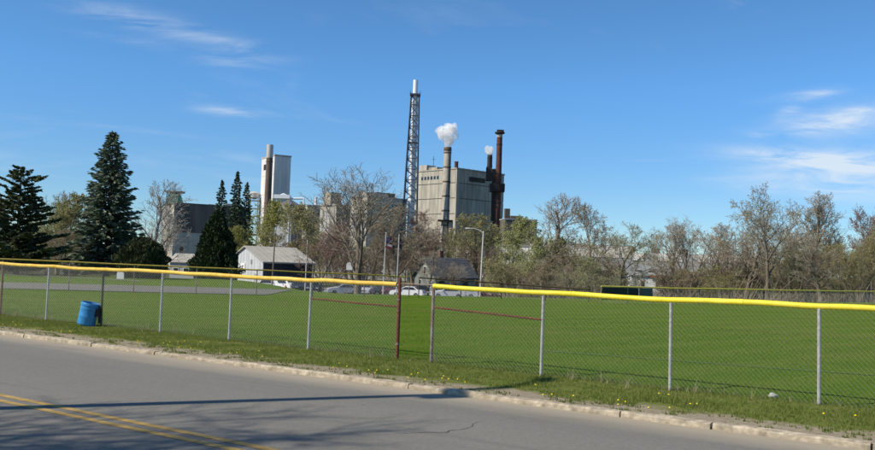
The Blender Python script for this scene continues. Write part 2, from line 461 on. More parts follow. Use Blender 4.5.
def ground_material():
    """mown turf, the verge with its bare strip behind the kerb, dull turf further off"""
    m = bpy.data.materials.new('turf'); m.use_nodes = True
    nt = m.node_tree; ns, ls = nt.nodes, nt.links; b = ns['Principled BSDF']
    b.inputs['Roughness'].default_value = 0.95; b.inputs['Specular IOR Level'].default_value = 0.0
    geo = ns.new('ShaderNodeNewGeometry'); pos = geo.outputs['Position']

    def noise(scale, detail=6, rough=0.6, vec=pos):
        n = ns.new('ShaderNodeTexNoise'); ls.new(vec, n.inputs['Vector'])
        n.inputs['Scale'].default_value = scale; n.inputs['Detail'].default_value = detail; n.inputs['Roughness'].default_value = rough
        return n.outputs['Fac']

    def ramp(v, a, b_):
        n = ns.new('ShaderNodeMapRange'); ls.new(v, n.inputs[0]); n.inputs[1].default_value = a; n.inputs[2].default_value = b_
        return n.outputs[0]

    def mixc(f, a, b_):
        n = ns.new('ShaderNodeMix'); n.data_type = 'RGBA'
        if isinstance(f, float): n.inputs[0].default_value = f
        else: ls.new(f, n.inputs[0])
        for i, c in ((6, a), (7, b_)):
            if isinstance(c, tuple): n.inputs[i].default_value = c + (1,)
            else: ls.new(c, n.inputs[i])
        return n.outputs[2]

    def mth(op, a, b_):
        n = ns.new('ShaderNodeMath'); n.operation = op
        for i, v in enumerate((a, b_)):
            if isinstance(v, (int, float)): n.inputs[i].default_value = v
            else: ls.new(v, n.inputs[i])
        return n.outputs[0]
    dot = ns.new('ShaderNodeVectorMath'); dot.operation = 'DOT_PRODUCT'; ls.new(pos, dot.inputs[0]); dot.inputs[1].default_value = RN
    q = dot.outputs['Value']
    g1 = mixc(ramp(noise(0.30, 4), 0.35, 0.65), (0.082, 0.150, 0.016), (0.108, 0.182, 0.022))
    g2 = mixc(ramp(noise(2.2, 6), 0.52, 0.78), g1, (0.12, 0.145, 0.032))
    band = ns.new('ShaderNodeTexWave'); band.wave_type = 'BANDS'; band.bands_direction = 'X'
    mpb = ns.new('ShaderNodeMapping'); ls.new(pos, mpb.inputs[0]); mpb.inputs['Rotation'].default_value = (0, 0, 0.9); ls.new(mpb.outputs[0], band.inputs['Vector'])
    band.inputs['Scale'].default_value = 0.17; band.inputs['Distortion'].default_value = 2.2; band.inputs['Detail'].default_value = 3; band.inputs['Detail Scale'].default_value = 0.6
    g2 = mixc(ramp(band.outputs['Fac'], 0.3, 0.9), g2, mixc(0.45, g2, (0.16, 0.20, 0.04)))
    g2 = mixc(ramp(noise(0.11, 7, 0.68), 0.50, 0.70), g2, mixc(0.75, g2, (0.19, 0.19, 0.06)))
    g2 = mixc(ramp(noise(0.75, 7, 0.7), 0.60, 0.74), g2, mixc(0.5, g2, (0.05, 0.10, 0.012)))
    g3 = mixc(ramp(noise(30, 6, 0.75), 0.35, 0.7), g2, (0.055, 0.092, 0.013))
    # rough verge grass
    v1 = mixc(ramp(noise(3.0, 6), 0.38, 0.66), (0.135, 0.175, 0.04), (0.20, 0.185, 0.075))
    v2 = mixc(ramp(noise(45, 5, 0.8), 0.4, 0.7), v1, (0.07, 0.10, 0.022))
    qn = mth('ADD', q, mth('MULTIPLY', mth('SUBTRACT', noise(0.9, 5), 0.5), 0.9))
    inverge = mth('SUBTRACT', 1.0, ramp(qn, FENCE_Q + 0.05, FENCE_Q + 0.5))
    c = mixc(inverge, g3, v2)
    dn = mth('ADD', q, mth('MULTIPLY', mth('SUBTRACT', noise(1.1, 7, 0.7), 0.5), 1.5))
    dirt = mth('SUBTRACT', 1.0, ramp(dn, KERB_Q + 0.85, KERB_Q + 1.15))
    dcol = mixc(ramp(noise(9, 6, 0.7), 0.35, 0.65), (0.34, 0.29, 0.215), (0.24, 0.20, 0.145))
    c = mixc(dirt, c, dcol)
    # leaf litter and rough ground beyond the outfield
    sepn = ns.new('ShaderNodeSeparateXYZ'); ls.new(pos, sepn.inputs[0])
    low = ramp(sepn.outputs[2], -0.35, -1.2)
    c = mixc(low, c, mixc(ramp(noise(0.4, 6), 0.4, 0.6), (0.10, 0.085, 0.05), (0.06, 0.075, 0.025)))
    ls.new(c, b.inputs['Base Color'])
    bp = ns.new('ShaderNodeBump'); bp.inputs['Strength'].default_value = 0.6; bp.inputs['Distance'].default_value = 0.03
    ls.new(noise(40, 4, 0.7), bp.inputs['Height']); ls.new(bp.outputs[0], b.inputs['Normal'])
    return m


def asphalt_material(name, c1, c2, gutter=False):
    m = bpy.data.materials.new(name); m.use_nodes = True
    nt = m.node_tree; ns, ls = nt.nodes, nt.links; b = ns['Principled BSDF']
    b.inputs['Roughness'].default_value = 0.9; b.inputs['Specular IOR Level'].default_value = 0.2
    geo = ns.new('ShaderNodeNewGeometry'); pos = geo.outputs['Position']
    rot = ns.new('ShaderNodeMapping'); ls.new(pos, rot.inputs[0])
    rot.inputs['Rotation'].default_value = (0, 0, math.atan2(0.5537, 0.8327))     # x along the road
    al = ns.new('ShaderNodeMapping'); ls.new(rot.outputs[0], al.inputs[0]); al.inputs['Scale'].default_value = (0.12, 1.0, 1.0)

    def noise(scale, detail, rough, vec):
        n = ns.new('ShaderNodeTexNoise'); ls.new(vec, n.inputs['Vector'])
        n.inputs['Scale'].default_value = scale; n.inputs['Detail'].default_value = detail; n.inputs['Roughness'].default_value = rough
        return n.outputs['Fac']

    def ramp(v, a, b_, lo=0.0, hi=1.0):
        n = ns.new('ShaderNodeMapRange'); ls.new(v, n.inputs[0]); n.inputs[1].default_value = a; n.inputs[2].default_value = b_
        n.inputs[3].default_value = lo; n.inputs[4].default_value = hi
        return n.outputs[0]

    def mixc(f, a, b_):
        n = ns.new('ShaderNodeMix'); n.data_type = 'RGBA'; ls.new(f, n.inputs[0])
        for i, c in ((6, a), (7, b_)):
            if isinstance(c, tuple): n.inputs[i].default_value = c + (1,)
            else: ls.new(c, n.inputs[i])
        return n.outputs[2]

    def mth(op, a, b_):
        n = ns.new('ShaderNodeMath'); n.operation = op
        for i, v in enumerate((a, b_)):
            if isinstance(v, (int, float)): n.inputs[i].default_value = v
            else: ls.new(v, n.inputs[i])
        return n.outputs[0]
    c = mixc(ramp(noise(0.8, 5, 0.6, al.outputs[0]), 0.35, 0.65), c1, c2)
    c = mixc(ramp(noise(0.5, 6, 0.65, pos), 0.55, 0.75, 0, 0.6), c, tuple(x * 0.80 for x in c1))
    agg = noise(95, 3, 0.85, pos)
    c = mixc(ramp(noise(26, 3, 0.7, pos), 0.40, 0.66, 0.0, 0.50), c, tuple(x * 0.62 for x in c1))
    c = mixc(ramp(noise(13, 4, 0.75, pos), 0.52, 0.72, 0.0, 0.48), c, tuple(x * 1.32 for x in c2))
    c = mixc(ramp(agg, 0.38, 0.62, 0.0, 0.42), c, tuple(x * 0.52 for x in c1))
    c = mixc(ramp(noise(60, 2, 0.8, pos), 0.62, 0.74, 0.0, 0.5), c, tuple(min(1, x * 1.7) for x in c2))
    if gutter:
        dot = ns.new('ShaderNodeVectorMath'); dot.operation = 'DOT_PRODUCT'; ls.new(pos, dot.inputs[0]); dot.inputs[1].default_value = RN
        qn = mth('ADD', dot.outputs['Value'], mth('MULTIPLY', mth('SUBTRACT', noise(1.0, 6, 0.65, al.outputs[0]), 0.5), 0.9))
        sand = ramp(qn, KERB_Q - 0.95, KERB_Q - 0.2, 0, 0.8)
        c = mixc(sand, c, (0.36, 0.31, 0.235))
        ol = noise(0.35, 5, 0.6, pos)
        c = mixc(ramp(ol, 0.60, 0.70, 0, 0.30), c, tuple(x * 0.55 for x in c1))
        sp_ = noise(3.2, 3, 0.5, pos)
        c = mixc(ramp(sp_, 0.70, 0.76, 0, 0.45), c, tuple(x * 0.45 for x in c1))
        # long darker streaks along the wheel tracks and the old lane seam
        st = noise(1.6, 4, 0.6, al.outputs[0])
        c = mixc(ramp(st, 0.60, 0.68, 0, 0.35), c, tuple(x * 0.6 for x in c1))
    ls.new(c, b.inputs['Base Color'])
    bp = ns.new('ShaderNodeBump'); bp.inputs['Strength'].default_value = 0.35; bp.inputs['Distance'].default_value = 0.01
    ls.new(agg, bp.inputs['Height']); ls.new(bp.outputs[0], b.inputs['Normal'])
    return m


M['turf'] = ground_material()
M['road'] = asphalt_material('worn_asphalt', (0.190, 0.181, 0.162), (0.222, 0.212, 0.188), True)
M['drive'] = asphalt_material('drive_asphalt', (0.165, 0.155, 0.138), (0.20, 0.187, 0.165))


def worn_paint(name, col, under, thr, scale=14.0):
    """paint with chips through which the surface below shows"""
    m = mat(name, col, 0.8, col2=tuple(c * 0.72 for c in col), scale=3.0, var=0.15, coord='Object')
    ns, ls = m.node_tree.nodes, m.node_tree.links
    b = ns['Principled BSDF']; old = b.inputs['Base Color'].links[0].from_socket
    geo = ns.new('ShaderNodeNewGeometry')
    n = ns.new('ShaderNodeTexNoise'); ls.new(geo.outputs['Position'], n.inputs['Vector']); n.inputs['Scale'].default_value = scale
    n.inputs['Detail'].default_value = 7; n.inputs['Roughness'].default_value = 0.75
    mr = ns.new('ShaderNodeMapRange'); ls.new(n.outputs['Fac'], mr.inputs[0]); mr.inputs[1].default_value = thr; mr.inputs[2].default_value = thr + 0.12
    mx = ns.new('ShaderNodeMix'); mx.data_type = 'RGBA'; ls.new(mr.outputs[0], mx.inputs[0]); ls.new(old, mx.inputs[6])
    mx.inputs[7].default_value = tuple(under) + (1,)
    ls.new(mx.outputs[2], b.inputs['Base Color'])
    return m


M['line_yellow'] = worn_paint('worn_yellow_line', (0.44, 0.29, 0.085), (0.20, 0.19, 0.165), 0.565)
M['chalk'] = worn_paint('faded_chalk', (0.14, 0.19, 0.075), (0.055, 0.11, 0.02), 0.47, 6.0)
M['crack'] = mat('crack_filler', (0.08, 0.076, 0.07), 0.9)

# ------------------------------------------------------------------ ground, road, kerb
rng = random.Random(7)


def ground_sheet():
    qs = [-3000, -800, -200, -60, -20, -6, 0, NEAR_Q - 0.03, NEAR_Q, 4, 8, KERB_Q + 0.08, KERB_Q + 0.1]
    q = KERB_Q + 0.3
    while q < 15: qs.append(q); q += 0.25
    while q < 60: qs.append(q); q += 1.2
    while q < 130: qs.append(q); q += 2.0
    while q < 4500: qs.append(q); q *= 1.25
    ss = [-4000, -2200, -1200, -700, -400, -280, -200]
    s = -150.0
    while s < 120: ss.append(s); s += 0.9 if -30 < s < 6 else 2.2
    ss += [150, 220, 320, 500, 900, 1600, 3000, 4500]
    vs = [];
    for q in qs:
        for s in ss:
            p = sq(s, q); vs.append((p.x, p.y, gz(p.x, p.y)))
    n = len(ss)
    fs = [(i * n + j, i * n + j + 1, (i + 1) * n + j + 1, (i + 1) * n + j) for i in range(len(qs) - 1) for j in range(n - 1)]
    mb = MB(); mb.add(vs, fs)
    me = mb.mesh('ground', M['turf'], 'all', fix=False)
    return tag(link('ground', me), kind='structure')


ground_sheet()
ROAD_Z = -0.068


def strip(name, s0, s1, q0, q1, z, m, step=1.0, wob=0.0, kind='structure', parent=None):
    mb = MB(); n = max(1, int((s1 - s0) / step)); vs = []
    for i in range(n + 1):
        s = s0 + (s1 - s0) * i / n
        w = wob * mnoise.noise((s * 0.8, q0, 2.0))
        vs += [sq(s, q0 + w, z), sq(s, q1 + w + wob * 0.6 * mnoise.noise((s * 3, q1, 5.0)), z)]
    mb.add(vs, [(2 * i, 2 * i + 2, 2 * i + 3, 2 * i + 1) for i in range(n)])
    o = mb.build(name, m, parent)
    if kind: o['kind'] = kind
    return o


road = strip('road', -260, 160, NEAR_Q, KERB_Q + 0.06, ROAD_Z, M['road'], 4.0)
for q in (LINE_Q - 0.17, LINE_Q + 0.07):
    strip('painted_line', -120, 60, q, q + 0.112, ROAD_Z + 0.004, M['line_yellow'], 0.25, 0.008, parent=road)


def crack(pts, w=0.008):
    mb = MB(); vs = []
    dense = []
    for a, b in zip(pts[:-1], pts[1:]):
        for k in range(14):
            t = k / 14; p = a.lerp(b, t)
            p = p + Vector((mnoise.noise((p.x * 4, p.y * 4, 1)), mnoise.noise((p.x * 4, p.y * 4, 9)), 0)) * 0.09
            dense.append(p)
    for i, p in enumerate(dense):
        d = (dense[min(i + 1, len(dense) - 1)] - dense[max(0, i - 1)]); nn = Vector((-d.y, d.x, 0)).normalized()
        ww = w * (0.5 + 0.9 * abs(mnoise.noise((p.x * 9, p.y * 9, 4)))) * math.sin(math.pi * (0.06 + 0.88 * i / len(dense)))
        vs += [(p + nn * ww).to_tuple(), (p - nn * ww).to_tuple()]
    mb.add(vs, [(2 * i, 2 * i + 2, 2 * i + 3, 2 * i + 1) for i in range(len(dense) - 1)])
    o = mb.build('crack', M['crack'], road); o['kind'] = 'structure'


for line in [[(372, 435), (410, 433), (445, 432), (470, 427), (486, 418)], [(148, 449), (190, 443), (225, 436)]]:
    crack([on_ground(x, y, ROAD_Z + 0.005) for x, y in line])


def kerb_run():
    kerb = tag(bpy.data.objects.new('kerb', None), kind='structure'); COL.objects.link(kerb)
    joints = [-15.59, -13.64, -11.27, -7.69, -4.29, -3.11, -1.33]
    while joints[0] > -46: joints.insert(0, joints[0] - rng.uniform(1.9, 3.4))
    while joints[-1] < 14: joints.append(joints[-1] + rng.uniform(1.9, 3.4))
    for a, b in zip(joints[:-1], joints[1:]):
        a += 0.012; b -= 0.012
        n = max(3, int((b - a) / 0.16)); mb = MB(); vs = []
        off, hz = rng.uniform(-0.018, 0.018), rng.uniform(-0.016, 0.01)
        for i in range(n + 1):
            s = a + (b - a) * i / n
            w = lambda k: 0.016 * mnoise.noise((s * 2.6, k * 7.7, 1.5)) + 0.008 * mnoise.noise((s * 9, k * 3.1, 6))
            prof = [(KERB_Q + off + w(0), -0.28), (KERB_Q + off + w(1), -0.05), (KERB_Q + 0.004 + off + w(1), -0.012 + hz + w(2)),
                    (KERB_Q + 0.022 + off, 0.004 + hz + w(3)), (KERB_Q + 0.14 + off, 0.008 + hz + w(4)), (KERB_Q + 0.165 + off, -0.28)]
            vs += [sq(s, q, z) for q, z in prof]
        m = 6
        fs = [(i * m + k, (i + 1) * m + k, (i + 1) * m + (k + 1) % m, i * m + (k + 1) % m) for i in range(n) for k in range(m)]
        fs += [tuple(range(m)), tuple(reversed(range(n * m, n * m + m)))]
        mb.add(vs, fs); mb.build('kerbstone', M['kerb'], kerb)


kerb_run()


def ground_patch(name, pts_fn, n, m, dz, material):
    mb = MB(); vs = []
    for i in range(n + 1):
        for j in range(m + 1):
            x, y = pts_fn(i / n, j / m); vs.append((x, y, gz(x, y) + dz))
    mb.add(vs, [(i * (m + 1) + j, (i + 1) * (m + 1) + j, (i + 1) * (m + 1) + j + 1, i * (m + 1) + j + 1) for i in range(n) for j in range(m)])
    o = mb.build(name, material); o['kind'] = 'structure'
    return o


def drive_pt(u, w):
    x = -95 + (95 - 8.5) * u
    return x, far_y(x) + 1.0 + 8.6 * w - 0.5 * u


ground_patch('access_drive', drive_pt, 60, 8, 0.025, M['drive'])
ground_patch('footpath', lambda u, w: (-42 + 22 * u, far_y(-42 + 22 * u) + 27.5 - 9 * u * u + 1.3 * w), 24, 2, 0.03, M['drive'])
ground_patch('parking_lot', lambda u, w: (-48 + 70 * u, 97 + 42 * w), 40, 20, 0.03, M['drive'])
# faded chalk foul line on the turf
ca, cb = on_ground(540, 350.5), on_ground(940, 380)
mb = MB(); vs = []
for i in range(61):
    p = ca.lerp(cb, i / 60); d = (cb - ca).normalized(); nn = Vector((-d.y, d.x, 0))
    for k in (-0.05, 0.05):
        w = p + nn * k; vs.append((w.x, w.y, gz(w.x, w.y) + 0.012))
mb.add(vs, [(2 * i, 2 * i + 2, 2 * i + 3, 2 * i + 1) for i in range(60)])
mb.build('chalk_line', M['chalk'])['kind'] = 'structure'
# ------------------------------------------------------------------ near chain-link fence
FH = 1.475


def fence_s(px, py):
    d = ray(px, py); t = FENCE_Q / (d.x * RN.x + d.y * RN.y)
    return (d.x * RD.x + d.y * RD.y) * t


def link_panel(p0, p1, h0, h1, zb=0.03, pitch=0.074, r=0.0014):
    """woven diamond mesh between two posts: zigzag wires, real geometry"""
    mb = MB(); L = (p1 - p0).length; d = (p1 - p0).normalized()
    n = int(L / pitch); pit = L / n
    dn = Vector((-d.y, d.x, 0))
    rows = 2 * int((h0 - zb) / pitch)
    for k in range(n):
        for sgn in (1, -1):
            vs = []
            for i in range(rows + 1):
                u = (k + (0.5 if i % 2 else 0.0) * sgn + (1.0 if sgn < 0 else 0.0)) * pit
                u = min(max(u, 0.0), L)
                hh = h0 + (h1 - h0) * u / L
                z = zb + (hh - zb) * i / rows
                off = dn * (0.002 * sgn)
                g = p0 + d * u
                c = Vector((g.x, g.y, p0.z + (p1.z - p0.z) * u / L + z)) + off
                vs += [c + d * r, c - d * r * 0.5 + dn * r, c - d * r * 0.5 - dn * r]
            fs = []
            for i in range(rows):
                a, b = i * 3, i * 3 + 3
                fs += [(a, b, b + 1, a + 1), (a + 1, b + 1, b + 2, a + 2), (a + 2, b + 2, b, a)]
            mb.add(vs, fs)
    return mb


def post_mesh(h, r, depth=0.15, dome=True):
    prof = [(r, -depth), (r, h - 0.06)]
    if dome: prof += [(r * 1.18, h - 0.06), (r * 1.18, h - 0.02), (r * 0.8, h + 0.01), (r * 0.2, h + 0.02)]
    else: prof += [(r, h)]
    return MB().lathe(prof, 12)


def sag_pts(a, b, n, amp, seed):
    return [a.lerp(b, i / n) + Vector((0, 0, amp * mnoise.noise((i * 0.7, seed, 0.3)))) for i in range(n + 1)]


def cap_tube(pts, r, bump=True):
    return MB().tube(pts, r, 14)


def near_fence(label, posts, cap_mat, mats, h=FH, mid=None, end_cap=None):
    base = sq(posts[len(posts) // 2], FENCE_Q); base.z = gz(base.x, base.y)
    root = thing('chain_link_fence', label, 'fence', base)
    loc = lambda s: (lambda p: Vector((p.x - base.x, p.y - base.y, gz(p.x, p.y) - base.z)))(sq(s, FENCE_Q))
    for s, m in zip(posts, mats):
        if m is None: continue
        p = post_mesh(h - 0.02 + rng.uniform(-0.01, 0.01), 0.0265)
        o = p.build('post', M[m], root, True); o.location = loc(s)
        o.rotation_euler = (rng.uniform(-0.012, 0.012), rng.uniform(-0.012, 0.012), 0)
    top = lambda s: loc(s) + Vector((0, 0, h - 0.03)) - RN * 0.0
    for a, b in zip(posts[:-1], posts[1:]):
        MB().tube([top(a), top(b)], 0.021, 8).build('top_rail', M['steel'], root, True)
        pn = link_panel(loc(a) - RN * 0.036, loc(b) - RN * 0.036, h - 0.035, h - 0.035)
        o = link('chain_link_panel', pn.mesh('chain_link_panel', M['wire'], fix=False), root); o['kind'] = 'stuff'
    # split tube guard on the rail, in lengths that butt with small steps
    s, e = posts[0] + 0.0, posts[-1] if end_cap is None else end_cap
    k = 0
    while s < e - 0.05:
        b = min(e, s + rng.uniform(2.7, 3.2))
        if e - b < 0.8: b = e
        pa = [top(s + (b - s) * i / 10) + Vector((0, 0, 0.012 + 0.005 * mnoise.noise((s + i * 0.35, k * 3.3, 1.0)) + 0.003 * (k % 2) - 0.012 * math.sin(math.pi * i / 10))) for i in range(11)]
        c = cap_tube(pa, [0.048] + [0.0465 + 0.0015 * mnoise.noise((i * 1.1, k, 2)) for i in range(9)] + [0.048]).build('rail_guard', cap_mat, root, True)
        if k % 2: MB().tube([pa[0] + (pa[1] - pa[0]) * 0.05, pa[0] + (pa[1] - pa[0]) * 0.22], 0.0505, 14).build('guard_sleeve', cap_mat, root, True)
        s = b + 0.006; k += 1
    if mid:
        for a, b, z0, z1 in mid:
            pa, pb = loc(a) + Vector((0, 0, z0)), loc(b) + Vector((0, 0, z1))
            MB().tube(sag_pts(pa, pb, 6, 0.006, a), 0.019, 8).build('middle_rail', M['rust'], root, True)
    return root


PS = [fence_s(x, y) for x, y in [(0.5, 313), (46, 320), (101, 325), (160, 331), (229, 338), (308, 348), (397, 360), (431, 363), (541, 373), (670, 386), (819, 402)]]
lp = [PS[0] - 2.2 * i for i in range(7, 0, -1)] + PS[:7]
near_fence('chain-link fence run with faded orange rail guard and the blue barrel against it', lp, M['cap_orange'],
           ['steel'] * 6 + ['rust', 'rust', 'steel', 'dark_metal', 'steel', 'steel', 'steel', None], end_cap=PS[6] - 0.06,
           mid=[(PS[5], PS[6], FH - 0.40, FH - 0.45)])
rp = PS[7:] + [PS[-1] + 2.25 * i for i in range(1, 4)]
near_fence('chain-link fence run with bright yellow rail guard and bare galvanised posts', rp, M['cap_yellow'],
           [None] + ['steel'] * 6, mid=[(PS[7], PS[8], FH - 0.42, FH - 0.50)])
gl, gr = sq(PS[6], FENCE_Q), sq(PS[7], FENCE_Q)
gl.z, gr.z = gz(gl.x, gl.y), gz(gr.x, gr.y)
gate = thing('gate_opening', 'narrow rusty gate frame with thin top bar between the two fence runs', 'gate frame', gl)
o = MB().lathe([(0.034, -0.2), (0.034, 1.57), (0.022, 1.595), (0.004, 1.60)], 14).build('post', M['rust'], gate, True)
for z in (1.16, 0.94, 0.30):
    b = MB().lathe([(0.041, z - 0.02), (0.043, z), (0.041, z + 0.02)], 14); b.box((0, -0.05, z), (0.02, 0.05, 0.03)); b.build('hinge_band', M['rustgrey'], gate, True)
o = MB().lathe([(0.030, -0.2), (0.030, 1.49), (0.02, 1.51), (0.004, 1.515)], 14).build('post', M['rustgrey'], gate, True); o.location = gr - gl
MB().tube([Vector((0, 0, 1.48)), gr - gl + Vector((0, 0, 1.475))], 0.014, 8).build('top_bar', M['rustgrey'], gate, True)

# ------------------------------------------------------------------ blue barrel leaning beside its post
bp = on_ground(86, 324.5); bp = bp + RN * 0.0; bp.z = gz(bp.x, bp.y)
barrel = thing('barrel', 'bright blue plastic drum leaning by the fence', 'barrel', bp)
br, bh = 0.222, 0.57
prof = [(br * 0.93, 0), (br * 0.985, 0.012), (br, 0.04), (br, 0.20), (br * 1.012, 0.21), (br * 1.012, 0.235), (br, 0.245), (br, 0.40), (br * 1.012, 0.41), (br * 1.012, 0.43),
        (br, 0.44), (br, 0.51), (br * 1.015, 0.52), (br * 1.015, bh - 0.01), (br * 0.99, bh), (br * 0.94, bh - 0.005), (br * 0.93, bh - 0.05), (br * 0.93, 0.06), (0.01, 0.05)]
b = MB().lathe(prof, 40, caps=False).build('drum', M['blue_plastic'], barrel, True)
b.rotation_euler = (R(3), R(10), R(10)); b.location = (0, 0, 0.03)
ring = MB().lathe([(br * 1.035, bh - 0.075), (br * 1.06, bh - 0.07), (br * 1.06, bh - 0.045), (br * 1.035, bh - 0.04)], 40, caps=False).build('rim_band', M['blue_plastic'], b, True)
# dark strap bracket that holds the drum to the post
pp = sq(PS[2], FENCE_Q); pp.z = gz(pp.x, pp.y)
br_o = thing('post_bracket', 'black bracket clamped low on the post beside the blue barrel', 'bracket', pp)
MB().box((-0.02, -0.055, 0.30), (0.075, 0.035, 0.44)).build('plate', M['dark_metal'], br_o)
MB().box((-0.12, -0.10, 0.34), (0.22, 0.04, 0.20)).build('arm', M['dark_metal'], br_o)

# stone lying at the fence foot
sp = on_ground(773, 396); sp.z = gz(sp.x, sp.y)
st = MB(); vs, fs = [], []
for i in range(7):
    for k in range(12):
        th = math.pi * (i + 0.02) / 6.05; ph = 2 * math.pi * k / 12
        d = Vector((math.sin(th) * math.cos(ph), math.sin(th) * math.sin(ph), math.cos(th)))
        rr = 0.055 * (1 + 0.35 * mnoise.noise(d * 1.6 + Vector((3, 1, 4))))
        vs.append((d.x * rr * 1.3, d.y * rr, d.z * rr * 0.8 + 0.03))
for i in range(6):
    for k in range(12):
        fs.append((i * 12 + k, (i + 1) * 12 + k, (i + 1) * 12 + (k + 1) % 12, i * 12 + (k + 1) % 12))
st.add(vs, fs); so = st.build('stone', M['stone'], None, 'all'); so.location = sp
tag(so, 'fist-sized pale grey stone lying at the foot of the yellow-guarded fence', 'stone')

# ------------------------------------------------------------------ grass
def tuft(mb, x, y, z, n, h, w, lean, rg, a0=0.0, a1=1.0):
    for _ in range(n):
        a = rg.uniform(0, 6.283); hh = h * rg.uniform(0.55, 1.25); l = lean * rg.uniform(0.2, 1.2) * hh
        bx, by = x + rg.uniform(-0.03, 0.03), y + rg.uniform(-0.03, 0.03)
        px, py = math.cos(a), math.sin(a); ww = w * rg.uniform(0.6, 1.3)
        b = len(mb.v)
        mb.v += [(bx - py * ww, by + px * ww, z - 0.01), (bx + py * ww, by - px * ww, z - 0.01), (bx + px * l * 0.9, by + py * l * 0.9, z + hh)]
        mb.f.append((b, b + 1, b + 2)); mb.m.append(0); mb.a.append(rg.uniform(a0, a1))


rg = random.Random(21)
mb = MB(); cnt = 0
while cnt < 52000:
    s, q = rg.uniform(-31, 3.0), rg.uniform(KERB_Q + 0.15, FENCE_Q + 0.35)
    p = sq(s, q)
    edge = KERB_Q + 1.0 + 1.5 * 0.5 * mnoise.noise((p.x * 1.1, p.y * 1.1, 0)) + 0.35 * mnoise.noise((p.x * 3.0, p.y * 3.0, 5))
    cnt += 1
    if q < edge and rg.random() > 0.03: continue
    dens = 0.55 + 0.9 * mnoise.noise((p.x * 1.7, p.y * 1.7, 8.0))
    if rg.random() > dens + 0.25: continue
    tuft(mb, p.x, p.y, gz(p.x, p.y), 4, 0.038 + 0.035 * max(0, mnoise.noise((p.x * 0.9, p.y * 0.9, 2.0))), 0.0055, 0.6, rg)
o = link('verge_grass', mb.mesh('verge_grass', M['blade'], fix=False)); tag(o, 'rough grass on the verge between kerb and fence', 'grass', kind='stuff')
mb = MB()
for _ in range(85000):
    s, q = rg.uniform(-40, 8), FENCE_Q + 0.1 + 17 * rg.random() ** 1.7
    p = sq(s, q)
    va = min(0.8, max(0.0, 0.32 + 0.55 * mnoise.noise((p.x * 0.35, p.y * 0.35, 1)) + 0.35 * mnoise.noise((p.x * 1.3, p.y * 1.3, 7)) + 0.14 * math.sin((p.x * 0.62 + p.y * 0.78) * 2.1)))
    tuft(mb, p.x, p.y, gz(p.x, p.y), 2, 0.030, 0.006, 0.7, rg, va * 0.75, va + 0.2)
o = link('field_grass', mb.mesh('field_grass', M['blade_field'], fix=False)); tag(o, 'short mown grass of the ball field behind the fence', 'grass', kind='stuff')
mb = MB()
for _ in range(300):
    s = rg.uniform(-31, 3.0)
    if mnoise.noise((s * 0.9, 4.4, 0)) < -0.05 and rg.random() < 0.8: continue
    p = sq(s, FENCE_Q + rg.gauss(0, 0.10))
    tuft(mb, p.x, p.y, gz(p.x, p.y), rg.randint(4, 9), rg.choice([0.09, 0.12, 0.16, 0.26]), 0.0045, 0.75, rg)
o = link('dry_grass', mb.mesh('dry_grass', M['straw'], fix=False)); tag(o, 'dry straw-coloured grass along the fence foot', 'grass', kind='stuff')
mb = MB()
for _ in range(120):
    s, q = rg.uniform(-24, 2.5), KERB_Q + 0.5 + abs(rg.gauss(0.55, 0.5))
    p = sq(s, q)
    if q > FENCE_Q - 0.2 or mnoise.noise((p.x * 0.6, p.y * 0.6, 12)) < -0.08: continue
    z = gz(p.x, p.y) + rg.uniform(0.04, 0.08)
    mb.lathe([(0.004, -0.012), (rg.uniform(0.012, 0.018), 0.0), (0.009, 0.010), (0.002, 0.014)], 7, (p.x, p.y, z))
o = link('dandelions', mb.mesh('dandelions', M['dandelion'], fix=False)); tag(o, 'small yellow dandelion heads scattered through the verge grass', 'flower', kind='stuff')
# low weeds on the bare strip behind the kerb
mb = MB()
for _ in range(150):
    s, q = rg.uniform(-28, 2.5), KERB_Q + rg.uniform(0.22, 0.85)
    p = sq(s, q)
    for _k in range(rg.randint(3, 9)):
        tuft(mb, p.x + rg.gauss(0, 0.09), p.y + rg.gauss(0, 0.05), gz(p.x, p.y), 5, 0.04, 0.009, 1.0, rg, 0, 0.5)
o = link('low_weeds', mb.mesh('low_weeds', M['blade'], fix=False)); tag(o, 'low green weeds on the bare strip behind the kerb', 'weed', kind='stuff')

# ------------------------------------------------------------------ fences on the far side of the field
def far_fence(name, label, pts, hs, rail_mat, post_mat, spacing, rail_r, pitch=0.13, screen=None, wire_r=0.0020):
    """pts: ground polyline, hs: heights at its points"""
    cum = [0.0]
    for a, b in zip(pts[:-1], pts[1:]): cum.append(cum[-1] + (Vector(b) - Vector(a)).length)
    def pt(s):
        x = float(np.interp(s, cum, [p[0] for p in pts])); y = float(np.interp(s, cum, [p[1] for p in pts]))
        return Vector((x, y, gz(x, y))), float(np.interp(s, cum, hs))
    base, _ = pt(0); root = thing(name, label, 'fence', base)
    n = max(1, round(cum[-1] / spacing)); ss = [cum[-1] * i / n for i in range(n + 1)]
    for s in ss:
        p, h = pt(s)
        o = MB().lathe([(0.028, -0.1), (0.028, h - 0.02), (0.01, h)], 8).build('post', post_mat, root, True); o.location = p - base
    for a, b in zip(ss[:-1], ss[1:]):
        pa, ha = pt(a); pb, hb = pt(b)
        ra, rb = pa - base + Vector((0, 0, ha)), pb - base + Vector((0, 0, hb))
        MB().tube(sag_pts(ra, rb, 3, 0.014, a), rail_r, 8).build('top_rail', rail_mat, root, True)
        if pitch:
            o = link('chain_link_panel', link_panel(pa - base, pb - base, ha - 0.02, hb - 0.02, 0.03, pitch, wire_r).mesh('chain_link_panel', M['wire'], fix=False), root)
            o['kind'] = 'stuff'
    return root, pt, base


